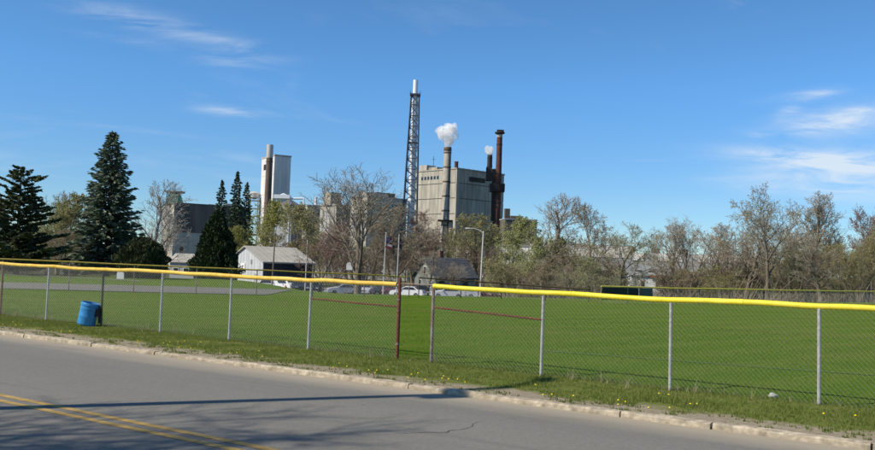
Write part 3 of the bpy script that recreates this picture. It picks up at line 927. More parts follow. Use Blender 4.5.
far_fence('chain_link_fence', 'long far chain-link fence with dull yellow rail beside the access drive',
          [(-45, 33.5), (-20.5, 40), (-14.8, 41.5), (-7.6, 43.6), (-3.2, 46.1), (-1.42, 47.5)], [1.42, 1.40, 1.33, 1.24, 1.15, 1.10], M['far_rail'], M['rustgrey'], 2.9, 0.036)
far_fence('chain_link_fence', 'low sagging fence with dark brown rail in front of the dark-roofed house',
          [(-0.9, 47.8), (3.7, 49.9), (8.9, 50.5)], [1.08, 0.88, 0.69], M['dark_rail'], M['dark_rail'], 2.4, 0.034)
root, pt, base = far_fence('chain_link_fence', 'outfield fence with yellow rail in front of the bare wood',
          [(9.05, 47.6), (12.5, 49.7), (21.1, 55), (31.8, 63), (42, 71)], [0.95, 0.95, 0.96, 0.97, 0.97], M['far_yellow'], M['rustgrey'], 1.95, 0.040)
for a, b, m in [(0.05, 1.9, 'windscreen'), (1.95, 2.75, 'windscreen'), (2.8, 3.85, 'windscreen_pale')]:
    pa, ha = pt(a); pb, hb = pt(b); nn = Vector((0.55, -0.83, 0)) * 0.05
    mbs = MB(); vs = []
    for i in range(9):
        p = pa.lerp(pb, i / 8) - base + nn
        w = 0.012 * math.sin(i * 1.7)
        vs += [p + Vector((w, -w, 0.22)), p + Vector((-w, w, ha - 0.05))]
    mbs.add(vs, [(2 * i, 2 * i + 2, 2 * i + 3, 2 * i + 1) for i in range(8)])
    mbs.build('windscreen_panel', M[m], root)
#@@PART3
# ------------------------------------------------------------------ trees
def rot_dir(d, ang, az):
    ref = Vector((0, 0, 1)) if abs(d.z) < 0.9 else Vector((1, 0, 0))
    a = d.cross(ref).normalized(); b = d.cross(a)
    return (d * math.cos(ang) + (a * math.cos(az) + b * math.sin(az)) * math.sin(ang)).normalized()


def fast_tube(mb, pts, r0, r1, n, att):
    b = len(mb.v); m = len(pts)
    for i, p in enumerate(pts):
        d = pts[min(i + 1, m - 1)] - pts[max(i - 1, 0)]
        if d.length < 1e-6: d = Vector((0, 0, 1))
        d.normalize()
        ref = Vector((0, 0, 1)) if abs(d.z) < 0.9 else Vector((1, 0, 0))
        x = d.cross(ref).normalized(); y = d.cross(x)
        r = r0 + (r1 - r0) * i / (m - 1)
        for k in range(n):
            t = 6.2832 * k / n
            q = p + x * (r * math.cos(t)) + y * (r * math.sin(t))
            mb.v.append((q.x, q.y, q.z))
    for i in range(m - 1):
        for k in range(n):
            k2 = (k + 1) % n
            mb.f.append((b + i * n + k, b + (i + 1) * n + k, b + (i + 1) * n + k2, b + i * n + k2)); mb.m.append(0); mb.a.append(att)


def leaf(mb, p, size, rg, mi, att, flat=None, aspect=0.6):
    a = Vector((rg.gauss(0, 1), rg.gauss(0, 1), rg.gauss(0, 1))).normalized() if flat is None else flat
    b = a.cross(Vector((rg.gauss(0, 1), rg.gauss(0, 1), rg.gauss(0, 1)))).normalized()
    h = a * size * 0.5; w = b * size * 0.5 * aspect
    i = len(mb.v)
    for q in (p - h, p + w, p + h, p - w): mb.v.append((q.x, q.y, q.z))
    mb.f.append((i, i + 1, i + 2, i + 3)); mb.m.append(mi); mb.a.append(att)


def bare_tree(seed, trunk=(0.20, 0.16), fork=0.22, n=(9, 8, 7, 5), ang=(45, 42, 45, 50), lens=(0.52, 0.50, 0.46, 0.5), up=0.10, wander=0.12,
              stems=1, buds=0.0, bud_size=0.12, twig_r=0.010, droop=0.0, leader=1.0):
    """10 m tree: trunk and limbs in one mesh, twigs (and buds) in the crown mesh"""
    rg = random.Random(seed); T, C = MB(), MB()

    def grow(p, d, L, r, lev):
        segs = (9, 6, 4, 3, 1)[lev]
        pts = [p.copy()]; dirs = [d.copy()]
        cur = p.copy(); dd = d.copy()
        for i in range(segs):
            u = up if lev < 3 else up * 0.5 - droop
            dd = (dd + Vector((rg.gauss(0, wander), rg.gauss(0, wander), rg.gauss(0, wander * 0.7) + u))).normalized()
            cur = cur + dd * (L / segs); pts.append(cur.copy()); dirs.append(dd.copy())
        r1 = r * (0.25 if lev < 2 else 0.45)
        mb = T if lev < 3 else C
        fast_tube(mb, pts, r, r1, (8, 6, 4, 3, 3)[lev], rg.random())
        if lev >= 3 and buds:
            for _ in range(int(buds) + (1 if rg.random() < buds % 1 else 0)):
                t = rg.uniform(0.15, 1.0) * segs; i = min(segs - 1, int(t))
                q = pts[i].lerp(pts[i + 1], t - i) + Vector((rg.gauss(0, 0.06), rg.gauss(0, 0.06), rg.gauss(0, 0.06)))
                leaf(C, q, bud_size * rg.uniform(0.6, 1.4), rg, 1, rg.random(), aspect=0.8)
        if lev == 4: return
        cn = n[lev]; t0 = fork if lev == 0 else 0.18
        az = rg.uniform(0, 6.28)
        for k in range(cn):
            t = t0 + (1 - t0) * ((k + rg.uniform(0.1, 0.9)) / cn) ** (0.85 if lev == 0 else 1.0)
            f = t * segs; i = min(segs - 1, int(f))
            q = pts[i].lerp(pts[i + 1], f - i)
            az += 2.4 + rg.gauss(0, 0.4)
            a = math.radians(ang[lev] * rg.uniform(0.65, 1.3)) * (1.0 if lev else 1.1 - 0.45 * t)
            cd = rot_dir(dirs[i], a, az)
            rel = (1 - t) if lev == 0 else (1 - 0.65 * t)
            cl = L * lens[lev] * rg.uniform(0.75, 1.2) * (0.45 + 0.75 * rel if lev == 0 else 0.45 + 0.7 * rel)
            rr = (r + (r1 - r) * t) * rg.uniform(0.42, 0.62)
            if lev >= 2: rr = twig_r * (1.5 if lev == 2 else 1.0) * rg.uniform(0.8, 1.2)
            if cl > 0.05: grow(q, cd, cl, max(rr, twig_r), lev + 1)
    for s in range(stems):
        if stems == 1: grow(Vector((0, 0, -0.3)), Vector((rg.gauss(0, 0.03), rg.gauss(0, 0.03), 1)).normalized(), 9.0 * leader, trunk[0], 0)
        else:
            az = s * 6.28 / stems + rg.uniform(-0.5, 0.5); tl = rg.uniform(0.12, 0.5)
            grow(Vector((0.12 * math.cos(az), 0.12 * math.sin(az), -0.3)), Vector((math.sin(tl) * math.cos(az), math.sin(tl) * math.sin(az), math.cos(tl))),
                 9.0 * rg.uniform(0.7, 1.0), trunk[0] * rg.uniform(0.5, 0.85), 0)
    return T, C


def conifer(seed, H=10.0, Rw=2.0, whorls=34, per=9, sprays=12, droop=0.25, irregular=0.15, power=0.85, base=0.05, size=0.34, clump=False, tipup=0.25):
    rg = random.Random(seed); T, C = MB(), MB()
    fast_tube(T, [Vector((0, 0, -0.3)), Vector((0.02, 0, H * 0.5)), Vector((0, 0.02, H * 0.985))], H * 0.02, 0.02, 8, 0.4)
    for w in range(whorls):
        t = base + (0.985 - base) * (w / (whorls - 1)) ** 0.92
        z = H * t
        rad = Rw * (1 - t) ** power * (1 + irregular * mnoise.noise((w * 0.45, seed, 0)) * 2) + 0.10
        n = max(3, int(per * (0.45 + 0.55 * (1 - t))))
        a0 = rg.uniform(0, 6.28)
        for k in range(n):
            az = a0 + 6.2832 * k / n + rg.gauss(0, 0.2)
            L = rad * rg.uniform(1 - 0.28 - irregular, 1.12)
            drp = droop * rg.uniform(0.5, 1.4) * (1 - 0.9 * t)
            d = Vector((math.cos(az), math.sin(az), 0)); side = Vector((-d.y, d.x, 0))
            P = lambda u: Vector((0, 0, z)) + d * (L * u) + Vector((0, 0, L * (0.22 * u * t - drp * u + tipup * u * u * 0.8)))
            fast_tube(T, [P(0), P(0.5), P(0.95)], 0.035 * (1 - t) + 0.012, 0.006, 3, rg.random())
            ns = max(4, int(sprays * (0.3 + 0.7 * L / max(Rw, 0.1))))
            for j in range(ns):
                u = (rg.uniform(0.15, 1.0) ** 0.75) if not clump else rg.uniform(0.45, 1.02)
                wdt = L * (0.30 * (1 - u) + 0.07)
                off = rg.uniform(-1, 1) * wdt
                q = P(u) + side * off + Vector((0, 0, rg.gauss(0, 0.05) - abs(off) * 0.25))
                dirv = (d * rg.uniform(0.5, 1.0) + side * (0.7 * off / max(wdt, 0.01)) + Vector((0, 0, rg.uniform(-0.45, 0.1)))).normalized()
                if clump: dirv = (dirv + Vector((rg.gauss(0, 0.5), rg.gauss(0, 0.5), 0.35 + rg.gauss(0, 0.4)))).normalized()
                sz = size * rg.uniform(0.6, 1.3) * (0.55 + 0.45 * (1 - t))
                leaf(C, q, sz, rg, 0, min(1, max(0, rg.gauss(0.45, 0.28))), flat=dirv, aspect=0.42)
    for j in range(40):
        q = Vector((rg.gauss(0, 0.05), rg.gauss(0, 0.05), H * rg.uniform(0.93, 1.0)))
        leaf(C, q, size * 0.6, rg, 0, rg.random(), flat=Vector((rg.gauss(0, 0.4), rg.gauss(0, 0.4), 1)).normalized(), aspect=0.35)
    return T, C


def dense_evergreen(seed, H, prof, n=9000, size=0.22, lumps=1.6):
    """upright or round evergreen; prof(t) = radius at relative height t"""
    rg = random.Random(seed); T, C = MB(), MB()
    fast_tube(T, [Vector((0, 0, -0.3)), Vector((0, 0, H * 0.4)), Vector((0, 0, H * 0.85))], 0.13, 0.03, 8, 0.3)
    for k in range(26):
        az, z = rg.uniform(0, 6.28), H * rg.uniform(0.08, 0.7); r = prof(z / H) * 0.75
        fast_tube(T, [Vector((0, 0, z)), Vector((math.cos(az) * r, math.sin(az) * r, z + r * 0.7))], 0.03, 0.008, 3, 0.3)
    for _ in range(n):
        t = rg.random() ** 0.85; az = rg.uniform(0, 6.2832)
        d = Vector((math.cos(az), math.sin(az), t * 2.5))
        lump = 1 + 0.34 * mnoise.noise(d * lumps + Vector((seed, 0, 0))) + 0.22 * mnoise.noise(d * lumps * 3 + Vector((0, seed, 0)))
        r = prof(t) * lump * (1 - 0.75 * rg.random() ** 2.6)
        q = Vector((math.cos(az) * r, math.sin(az) * r, H * t * (0.97 + 0.06 * mnoise.noise(d * 2))))
        dv = Vector((math.cos(az) * 0.6 + rg.gauss(0, 0.4), math.sin(az) * 0.6 + rg.gauss(0, 0.4), 0.8 + rg.gauss(0, 0.4))).normalized()
        leaf(C, q, size * rg.uniform(0.5, 1.4), rg, 0, min(1, max(0, rg.gauss(0.4, 0.28))), flat=dv, aspect=0.55)
    return T, C


VAR = {}


def make_variant(key, TC, tm, cms):
    T, C = TC
    tme, cme = T.mesh(key + '_trunk', M[tm], 'all', fix=False), C.mesh(key + '_crown', [M[c] for c in cms], fix=False)
    v = np.array(C.v); tz = np.array(T.v)
    r = np.percentile(np.hypot(v[:, 0] - np.median(v[:, 0]), v[:, 1] - np.median(v[:, 1])), 84)
    VAR[key] = (tme, cme, float(r), float(max(np.percentile(v[:, 2], 99.7), 0.1)))


make_variant('vase', bare_tree(11, trunk=(0.30, 0), fork=0.16, n=(9, 8, 8, 5), ang=(40, 40, 44, 48), lens=(0.86, 0.52, 0.46, 0.5), up=0.12, leader=0.9, twig_r=0.011), 'bark', ['twig_grey', 'bud_brown'])
make_variant('broad', bare_tree(12, trunk=(0.26, 0), fork=0.34, n=(11, 9, 8, 5), ang=(62, 46, 46, 50), lens=(0.66, 0.52, 0.46, 0.5), up=0.05, buds=0.35, bud_size=0.12, twig_r=0.011), 'bark', ['twig_brown', 'bud_olive'])
make_variant('slender', bare_tree(13, trunk=(0.20, 0), fork=0.22, n=(13, 7, 7, 4), ang=(42, 40, 44, 48), lens=(0.42, 0.5, 0.48, 0.5), up=0.12, twig_r=0.010), 'bark', ['twig_grey', 'bud_green'])
make_variant('round', bare_tree(14, trunk=(0.24, 0), fork=0.18, n=(12, 8, 8, 5), ang=(55, 45, 46, 50), lens=(0.60, 0.52, 0.46, 0.5), up=0.07, buds=0.8, bud_size=0.11, twig_r=0.011), 'bark', ['twig_brown', 'bud_brown'])
make_variant('dense', bare_tree(15, trunk=(0.20, 0), fork=0.10, n=(13, 9, 8, 5), ang=(58, 46, 48, 52), lens=(0.55, 0.54, 0.48, 0.5), up=0.05, buds=1.2, bud_size=0.12, twig_r=0.011), 'bark', ['twig_brown', 'bud_olive'])
make_variant('multi', bare_tree(16, trunk=(0.16, 0), fork=0.15, n=(8, 6, 6, 4), ang=(42, 42, 46, 50), lens=(0.42, 0.5, 0.48, 0.5), up=0.09, stems=5, buds=0.5, bud_size=0.11, twig_r=0.010), 'bark', ['twig_brown', 'bud_brown'])
make_variant('haze', bare_tree(17, trunk=(0.18, 0), fork=0.14, n=(11, 8, 7, 4), ang=(48, 44, 46, 50), lens=(0.52, 0.54, 0.5, 0.55), up=0.04, buds=4.0, bud_size=0.13, twig_r=0.009, droop=0.06), 'bark', ['twig_olive', 'bud_green'])
make_variant('bush', bare_tree(18, trunk=(0.11, 0), fork=0.05, n=(8, 6, 6, 4), ang=(48, 44, 48, 50), lens=(0.42, 0.52, 0.5, 0.5), up=0.05, stems=7, buds=0.8, bud_size=0.16, twig_r=0.014), 'bark', ['twig_brown', 'bud_brown'])
make_variant('spruce', conifer(31, 10, 2.15, 52, 13, 34, droop=0.30, irregular=0.14, power=0.72, base=0.05, size=0.44), 'dark_bark', ['needle_blue'])
make_variant('thin_spruce', conifer(32, 10, 2.0, 36, 10, 22, droop=0.22, irregular=0.25, power=0.75, base=0.04, size=0.6), 'dark_bark', ['needle_dark'])
make_variant('pine', conifer(33, 10, 3.3, 28, 10, 150, droop=-0.10, irregular=0.45, power=0.45, base=0.04, size=0.50, clump=True, tipup=0.12), 'dark_bark', ['needle_pine'])
make_variant('cedar', dense_evergreen(34, 10, lambda t: 3.4 * (1 - t) ** 0.62 * min(1, 0.62 + t * 2.2), 16000, 0.42, 2.2), 'dark_bark', ['leaf_cedar'])
make_variant('yew', dense_evergreen(35, 10, lambda t: 8.6 * math.sqrt(max(0, 1 - (2 * t - 0.82) ** 2 / 1.42)), 13000, 0.85, 1.2), 'dark_bark', ['leaf_yew'])


def plant(name, label, key, px, Y, ytop, wpx, rz=0.0, tm=None, cms=None, group=None, cat='tree', lean=0.0):
    tme, cme, r0, h0 = VAR[key]
    X = col_x(px, Y); z = gz(X, Y)
    top = at(px, ytop, Y).z
    sz = (top - z) / h0; sw = (wpx / 2.0 * Y / F_PX) / r0
    sw = max(min(sw, sz * 2.6), sz * 0.35)
    root = thing(name, label, cat, (X, Y, z), rz, group, (sw, sw, sz))
    root.rotation_euler = (0, lean, rz)
    t = link('trunk', tme, root); c = link('crown', cme, root)
    if tm: t.material_slots[0].link = 'OBJECT'; t.material_slots[0].material = M[tm]
    if cms:
        for i, cm in enumerate(cms):
            if i < len(c.material_slots): c.material_slots[i].link = 'OBJECT'; c.material_slots[i].material = M[cm]
    return root


# conifers
plant('spruce_tree', 'tall dark blue-green spruce, cone-shaped, beyond the access drive', 'spruce', 107, 72, 133, 49, 0.4)
plant('pine_tree', 'broad dark pine with ragged tufted branches beside the pale willow', 'pine', 17, 66, 167, 66, 1.3)
plant('evergreen_shrub', 'low wide rounded dark evergreen shrub beside the tall spruce', 'yew', 143, 66, 237, 43, 0.3, cat='shrub')
plant('cedar_tree', 'egg-shaped dense dark cedar beside the white-sided shed', 'cedar', 216, 84, 211, 37, 2.2)
plant('spruce_tree', 'short narrow spruce at the outside of a close trio before the mill', 'thin_spruce', 219, 178, 181, 19, 0.2)
plant('spruce_tree', 'tallest narrow spruce in the middle of a close trio before the mill', 'thin_spruce', 234, 174, 172, 20, 1.9)
plant('spruce_tree', 'narrow spruce of a close trio, on the side towards the white tower', 'thin_spruce', 244, 180, 183, 18, 4.0)
# single trees
plant('willow_tree', 'yellow-green budding willow between the dark pine and the tall spruce', 'haze', 66, 84, 194, 52, 0.5, 'bark', ['twig_olive', 'bud_olive'])
plant('willow_tree', 'low pale-green willow bush behind the dark pine', 'haze', 46, 96, 202, 40, 1.5, 'bark', ['twig_grey', 'bud_green'])
plant('bare_tree', 'pale grey bare tree just beside the tall spruce', 'slender', 152, 96, 180, 44, 0.7, 'pale_bark', ['twig_pale', 'bud_pale'])
plant('blossom_tree', 'pale whitish budding tree in front of the brown mill block', 'round', 163, 100, 205, 40, 2.1, 'pale_bark', ['twig_pale', 'bud_pale'])
plant('bare_tree', 'grey bare tree showing over the low willow bush', 'slender', 57, 120, 190, 34, 3.0)
plant('budding_tree', 'yellow-green budding tree below the white tower', 'haze', 262, 150, 200, 40, 0.9, 'bark', ['twig_olive', 'bud_yellow'])
plant('budding_tree', 'olive budding tree behind the shed roof', 'haze', 290, 142, 203, 50, 2.2, 'bark', ['twig_olive', 'bud_olive'])
plant('budding_tree', 'bright yellow-green bush tree between cedar and shed', 'haze', 243, 146, 226, 26, 4.1, 'bark', ['twig_olive', 'bud_yellow'])
plant('bare_tree', 'reddish-brown bare tree before the low pale mill block', 'dense', 322, 118, 222, 44, 1.0, 'bark', ['twig_red', 'bud_red'])
plant('bare_tree', 'big grey bare tree with forked trunk before the pale mill block', 'vase', 357, 86, 165, 86, 0.6, 'bark', ['twig_grey', 'bud_brown'])
plant('bare_tree', 'brown bare tree with wide dense crown beside the lattice tower', 'dense', 398, 138, 203, 62, 2.7, 'bark', ['twig_grey', 'bud_brown'])
plant('bare_tree', 'reddish bare tree at the foot of the concrete power house', 'round', 424, 142, 210, 46, 4.4, 'bark', ['twig_red', 'bud_red'])
plant('budding_tree', 'olive budding tree with round crown below the power house', 'dense', 478, 140, 215, 62, 5.2, 'bark', ['twig_olive', 'bud_olive'])
plant('budding_tree', 'pale green budding tree beside the tall street lamp', 'haze', 511, 108, 217, 44, 0.3, 'bark', ['twig_olive', 'bud_green'])
plant('bare_tree', 'slender grey bare tree with thin upright limbs, tallest before the dark flat-roofed block', 'slender', 541, 88, 193, 52, 1.2, 'bark', ['twig_grey', 'bud_green'])
plant('bare_tree', 'tan bare tree with tangled round crown and leaning limbs behind the windscreen', 'round', 589, 82, 199, 62, 2.5, 'bark', ['twig_brown', 'bud_brown'])
plant('bare_tree', 'wide rusty-olive tree with low spreading limbs behind the windscreen', 'broad', 622, 76, 223, 78, 3.9, 'bark', ['twig_olive', 'bud_brown'])
plant('budding_tree', 'low green budding tree between the slender tree and the tan tree', 'haze', 562, 90, 238, 42, 5.5, 'bark', ['twig_olive', 'bud_green'])
plant('budding_tree', 'green hazy thicket tree behind the low sagging fence', 'haze', 527, 84, 236, 36, 0.8, 'bark', ['twig_grey', 'bud_green'])
plant('bare_tree', 'wide open-crowned bare tree standing highest in the wood', 'broad', 768, 82, 185, 80, 0.2, 'bark', ['twig_brown', 'bud_olive'])
plant('bare_tree', 'grey bare tree with fine twigs close beside the highest tree of the wood', 'slender', 803, 92, 190, 56, 1.8, 'bark', ['twig_grey', 'bud_brown'])
plant('bare_tree', 'reddish bare tree at the open end of the wood, apart from the rest', 'round', 869, 80, 207, 44, 2.9, 'bark', ['twig_red', 'bud_red'])
plant('bare_tree', 'thin bare tree before the gable of the dark-roofed house', 'slender', 427, 116, 250, 26, 2.2, 'bark', ['twig_grey', 'bud_brown'])
plant('bare_tree', 'low twiggy bare tree before the roof slope of the dark-roofed house', 'vase', 452, 117, 262, 30, 3.3, 'bark', ['twig_grey', 'bud_brown'])
# the wood beyond the outfield fence and the thin row in front of the mill: look-alikes
rt = random.Random(77)
WOOD = [(664, 100, 221, 44), (684, 96, 217, 48), (706, 102, 222, 48), (727, 94, 231, 46), (744, 90, 220, 46), (822, 94, 203, 46), (843, 96, 222, 50),
        (790, 88, 226, 46), (858, 102, 216, 40), (893, 90, 206, 48), (912, 84, 214, 46), (930, 95, 205, 50)]
FORM = {'slender': 'slender upright', 'round': 'round-crowned', 'multi': 'many-stemmed', 'vase': 'fork-trunked', 'dense': 'dense-crowned', 'bush': 'bushy', 'haze': 'hazy budding'}
TONE = {('twig_grey', 'bud_brown'): 'grey', ('twig_brown', 'bud_brown'): 'brown', ('twig_brown', 'bud_olive'): 'olive-brown', ('twig_red', 'bud_brown'): 'reddish',
        ('twig_grey', 'bud_green'): 'grey-green', ('twig_olive', 'bud_olive'): 'olive'}


def look(key, tw): return FORM[key] + ' ' + TONE[tuple(tw)]


for i, (px, Y, yt, w) in enumerate(WOOD):
    key = ['slender', 'round', 'multi', 'vase'][i % 4] if px > 755 else ['slender', 'vase'][i % 2]
    tw = rt.choice([['twig_grey', 'bud_brown'], ['twig_brown', 'bud_brown'], ['twig_brown', 'bud_olive']])
    plant('bare_tree', 'tall ' + look(key, tw) + ' bare tree in the wood beyond the outfield fence', key, px, Y, yt, w, rt.uniform(0, 6), 'bark', tw, 'bare trees in the wood')
for i in range(30):
    px = 668 + 258 * (i + rt.random()) / 30; Y = rt.uniform(74, 122); yt = rt.uniform(226, 252)
    key = rt.choice(['dense', 'multi', 'bush', 'round', 'slender'])
    if px < 752: yt = rt.uniform(264, 276); Y = rt.uniform(72, 100); key = rt.choice(['bush', 'multi'])
    tw = rt.choice([['twig_grey', 'bud_brown'], ['twig_brown', 'bud_brown'], ['twig_brown', 'bud_olive'], ['twig_olive', 'bud_olive'], ['twig_grey', 'bud_green'], ['twig_red', 'bud_brown']])
    plant('understorey_tree', 'low ' + look(key, tw) + ' tree filling the wood beyond the outfield fence', key, px, Y, yt, rt.uniform(30, 52), rt.uniform(0, 6), 'bark', tw, 'low trees filling the wood')
for i in range(20):
    px = 500 + 126 * (i + rt.random()) / 20; Y = rt.uniform(66, 100); yt = rt.uniform(254, 272)
    key = rt.choice(['bush', 'multi', 'haze', 'dense'])
    tw = rt.choice([['twig_grey', 'bud_green'], ['twig_grey', 'bud_green'], ['twig_brown', 'bud_brown'], ['twig_olive', 'bud_olive']])
    plant('thicket_tree', 'low ' + look(key, tw) + ' tree in the thicket behind the dark-railed fence', key, px, Y, yt, rt.uniform(24, 44), rt.uniform(0, 6), 'bark', tw, 'thicket behind the dark-railed fence')
for i in range(24):
    px = 300 + 200 * (i + rt.random()) / 24; Y = rt.uniform(132, 170); yt = rt.uniform(222, 246)
    key = rt.choice(['slender', 'multi', 'haze', 'dense', 'round'])
    tw = rt.choice([['twig_grey', 'bud_brown'], ['twig_brown', 'bud_brown'], ['twig_olive', 'bud_olive'], ['twig_red', 'bud_brown']])
    plant('row_tree', 'small ' + look(key, tw) + ' tree in the row between parked cars and mill', key, px, Y, yt, rt.uniform(22, 38), rt.uniform(0, 6), 'bark', tw, 'bare trees before the mill')
for i in range(12):
    px = -40 + 130 * i / 12 + rt.uniform(-5, 5); Y = rt.uniform(78, 110)
    key = rt.choice(['dense', 'multi', 'haze']); tw = rt.choice([['twig_brown', 'bud_brown'], ['twig_olive', 'bud_olive']])
    plant('back_tree', 'low ' + look(key, tw) + ' tree behind the dark pine and tall spruce', key, px, Y, rt.uniform(218, 240), rt.uniform(30, 48), rt.uniform(0, 6), 'bark', tw, 'low trees behind the pine')
# bare scrub under the wood
mb = MB(); rs = random.Random(5)
for _ in range(3000):
    px = rs.uniform(500, 940); Y = rs.uniform(58, 92)
    if mnoise.noise((px * 0.06, Y * 0.12, 4)) < -0.12 or 626 < px < 668: continue
    X = col_x(px, Y)
    if Y < far_y(X) + 5: continue
    z = gz(X, Y); a = rs.uniform(0, 6.28); h = 0.3 + 2.0 * rs.random() ** 2.2; l = rs.gauss(0, 0.6) * h
    p0 = Vector((X, Y, z - 0.05)); p1 = p0 + Vector((l * math.cos(a), l * math.sin(a), h))
    fast_tube(mb, [p0, p1], 0.014, 0.008, 3, rs.random())
o = link('scrub', mb.mesh('scrub', M['twig_brown'], fix=False)); tag(o, 'tangled brown scrub under the wood beyond the outfield fence', 'scrub', kind='stuff')

# trees and lamp pole on our own side of the road: seen only by the shadows they lay on the asphalt
for lab, key, X, Y, h, w, rz in [('bare tree on the near verge whose twig shadow falls on the double yellow line', 'slender', -17.6, 3.8, 12.0, 0.85, 0.5),
                                 ('bare tree on the near verge whose shadow falls below the crack in the road', 'vase', -14.2, 3.9, 13.5, 1.0, 2.0)]:
    tme, cme, r0, h0 = VAR[key]
    root = thing('bare_tree', lab, 'tree', (X, Y, 0), rz, None, (w, w, h / h0))
    link('trunk', tme, root); link('crown', cme, root)
#@@PART4
# ------------------------------------------------------------------ buildings
UNIT = MB().box((0, 0, 0), (1, 1, 1))
_unit_cache = {}


def unit_box(m):
    if m not in _unit_cache: _unit_cache[m] = UNIT.mesh('panel_' + m, M[m])
    return _unit_cache[m]


class Block:
    """rectangular block seen corner-on: corner at image column pxc and depth Y, faces running away to columns pxl and pxr"""

    def __init__(self, pxl, pxc, pxr, ytop, Y, ang, zb=None):
        self.er = Vector((math.cos(ang), math.sin(ang), 0)); self.el = Vector((-math.sin(ang), math.cos(ang), 0))
        c = at(pxc, ytop, Y); self.ztop = c.z
        self.c = Vector((c.x, c.y, LOW - 0.6 if zb is None else zb)); self.h = self.ztop - self.c.z
        self.yt = ytop
        self.wl, self.wr = self.solve(self.el, pxl), self.solve(self.er, pxr)
        self.ang = ang
        if self.wl < 1.0: self.wl = 14.0          # that side is turned away from us: give the block its ordinary depth

    def solve(self, e, px):
        d = ray(px, self.yt); k = d.x / d.y
        return (k * self.c.y - self.c.x) / (e.x - k * e.y)

    def body(self, root, m, name='wall', inset=0.0, z0=0.0, z1=None):
        z1 = self.h if z1 is None else z1
        o = self.er * inset + self.el * inset
        a = o; b = self.er * (self.wr - inset) + self.el * inset; c_ = self.er * (self.wr - inset) + self.el * (self.wl - inset); d = self.er * inset + self.el * (self.wl - inset)
        mb = MB().extrude([Vector((p.x, p.y, z0)) for p in (a, b, c_, d)], (0, 0, z1 - z0))
        return mb.build(name, m, root)

    def face(self, root, side, u, w, z, h, m, name, proud=0.1, t=0.25, label=None):
        """a box on the right ('r') or left ('l') face: u,w along the face from the corner, z,h from the base"""
        e, n = (self.er, -self.el) if side == 'r' else (self.el, -self.er)
        p = e * (u + w / 2) + n * (proud - t / 2)
        rz = self.ang if side == 'r' else self.ang + math.pi / 2
        o = link(name, unit_box(m), root, Vector((p.x, p.y, z + h / 2)), rz, (w, t, h))
        if label: o['label'] = label
        return o

    def parapet(self, root, m, h=0.6, t=0.5):
        mb = MB(); L = self.er * (self.wr / 2); W = self.el * (self.wl / 2)
        for off, ln, rz in ((L, self.wr + 0.3, self.ang), (L + W * 2, self.wr + 0.3, self.ang), (W, self.wl - t, self.ang + math.pi / 2), (W + L * 2, self.wl - t, self.ang + math.pi / 2)):
            mb.box((off.x, off.y, self.h + h / 2 - 0.15), (ln, t, h), rz)
        return mb.build('parapet', m, root)

    def roof_box(self, root, fu, fv, w, l, h, m, name):
        p = self.er * (self.wr * fu) + self.el * (self.wl * fv)
        return MB().box((p.x, p.y, self.h + h / 2), (w, l, h), self.ang).build(name, m, root)

    def root(self, name, label, cat='building'):
        return thing(name, label, cat, self.c)


def lathe_thing(root, name, prof, m, n=20, at_=(0, 0, 0)):
    return MB().lathe(prof, n, at_).build(name, m, root, True)


def px_size(px_len, Y): return px_len * Y / F_PX


# --- concrete power house, built of panels
B = Block(414.5, 456.5, 504.5, 168.5, 335, R(42))
r = B.root('power_house', 'big grey concrete-panelled power house with a dark louvre near its roof')
B.body(r, M['joint'], 'core', 0.18, 0.0, B.h - 0.2)
rows = [0, 0.15, 0.295, 0.44, 0.585, 0.73, 0.87, 1.0]
for side, w, ncol in (('l', B.wl, 5), ('r', B.wr, 6)):
    for ri in range(7):
        z0, z1 = rows[ri] * B.h, rows[ri + 1] * B.h
        for ci in range(ncol):
            u0, u1 = w * ci / ncol, w * (ci + 1) / ncol
            if side == 'r' and ci == 0: u0 += 0.0
            B.face(r, side, u0 + 0.05 + (0.17 if ci == 0 and side == 'l' else 0), u1 - u0 - 0.10 - (0.17 if ci == 0 and side == 'l' else 0), z0 + 0.16, z1 - z0 - 0.32, 'concrete', 'panel', 0.0 + 0.03 * rng.random(), 0.3)
B.parapet(r, M['concrete'], 0.55, 0.5)
B.face(r, 'r', B.wr * 0.26, B.wr * 0.33, B.h - 4.3, 1.8, 'soot', 'louvre', 0.12, 0.2)
for k in range(5): B.face(r, 'r', B.wr * 0.26, B.wr * 0.33, B.h - 4.2 + k * 0.36, 0.10, 'dark_clad', 'louvre_slat', 0.22, 0.3)
for k in range(6): B.face(r, 'l', B.wl * (0.40 + 0.075 * k), B.wl * 0.045, B.h - 3.6, 1.3, 'glass', 'window', 0.08, 0.2)
B.face(r, 'l', B.wl * 0.90, B.wl * 0.05, B.h - 3.2, 1.3, 'glass', 'window', 0.08, 0.2)
B.face(r, 'r', 0.0, B.wr * 0.055, 0.0, B.h - 0.3, 'concrete_light', 'corner_pilaster', 0.35, 0.5)
B.roof_box(r, 0.12, 0.82, 5.0, 4.5, 2.6, M['concrete_light'], 'roof_hut')
B.roof_box(r, 0.10, 0.60, 3.2, 5.0, 1.5, M['concrete'], 'roof_hut')
B.roof_box(r, 0.5, 0.3, 7.0, 5.0, 1.2, M['grey_clad'], 'roof_hut')
ap = B.er * (B.wr * 0.1) + B.el * (B.wl * 0.66)
MB().tube([(ap.x, ap.y, B.h), (ap.x, ap.y, B.h + 6.2)], 0.10, 6).build('antenna', M['dark_metal'], r)
MB().tube([(ap.x - 0.7, ap.y, B.h + 4.9), (ap.x + 0.7, ap.y, B.h + 4.9)], 0.07, 6).build('antenna_arm', M['dark_metal'], r)
v = B.er * (B.wr * 0.17) + B.el * (B.wl * 0.2)
MB().lathe([(0.75, 0), (0.75, 3.2), (0.85, 3.2), (0.85, 3.5)], 14, (v.x, v.y, B.h)).build('vent_pipe', M['stack_red'], r, True)
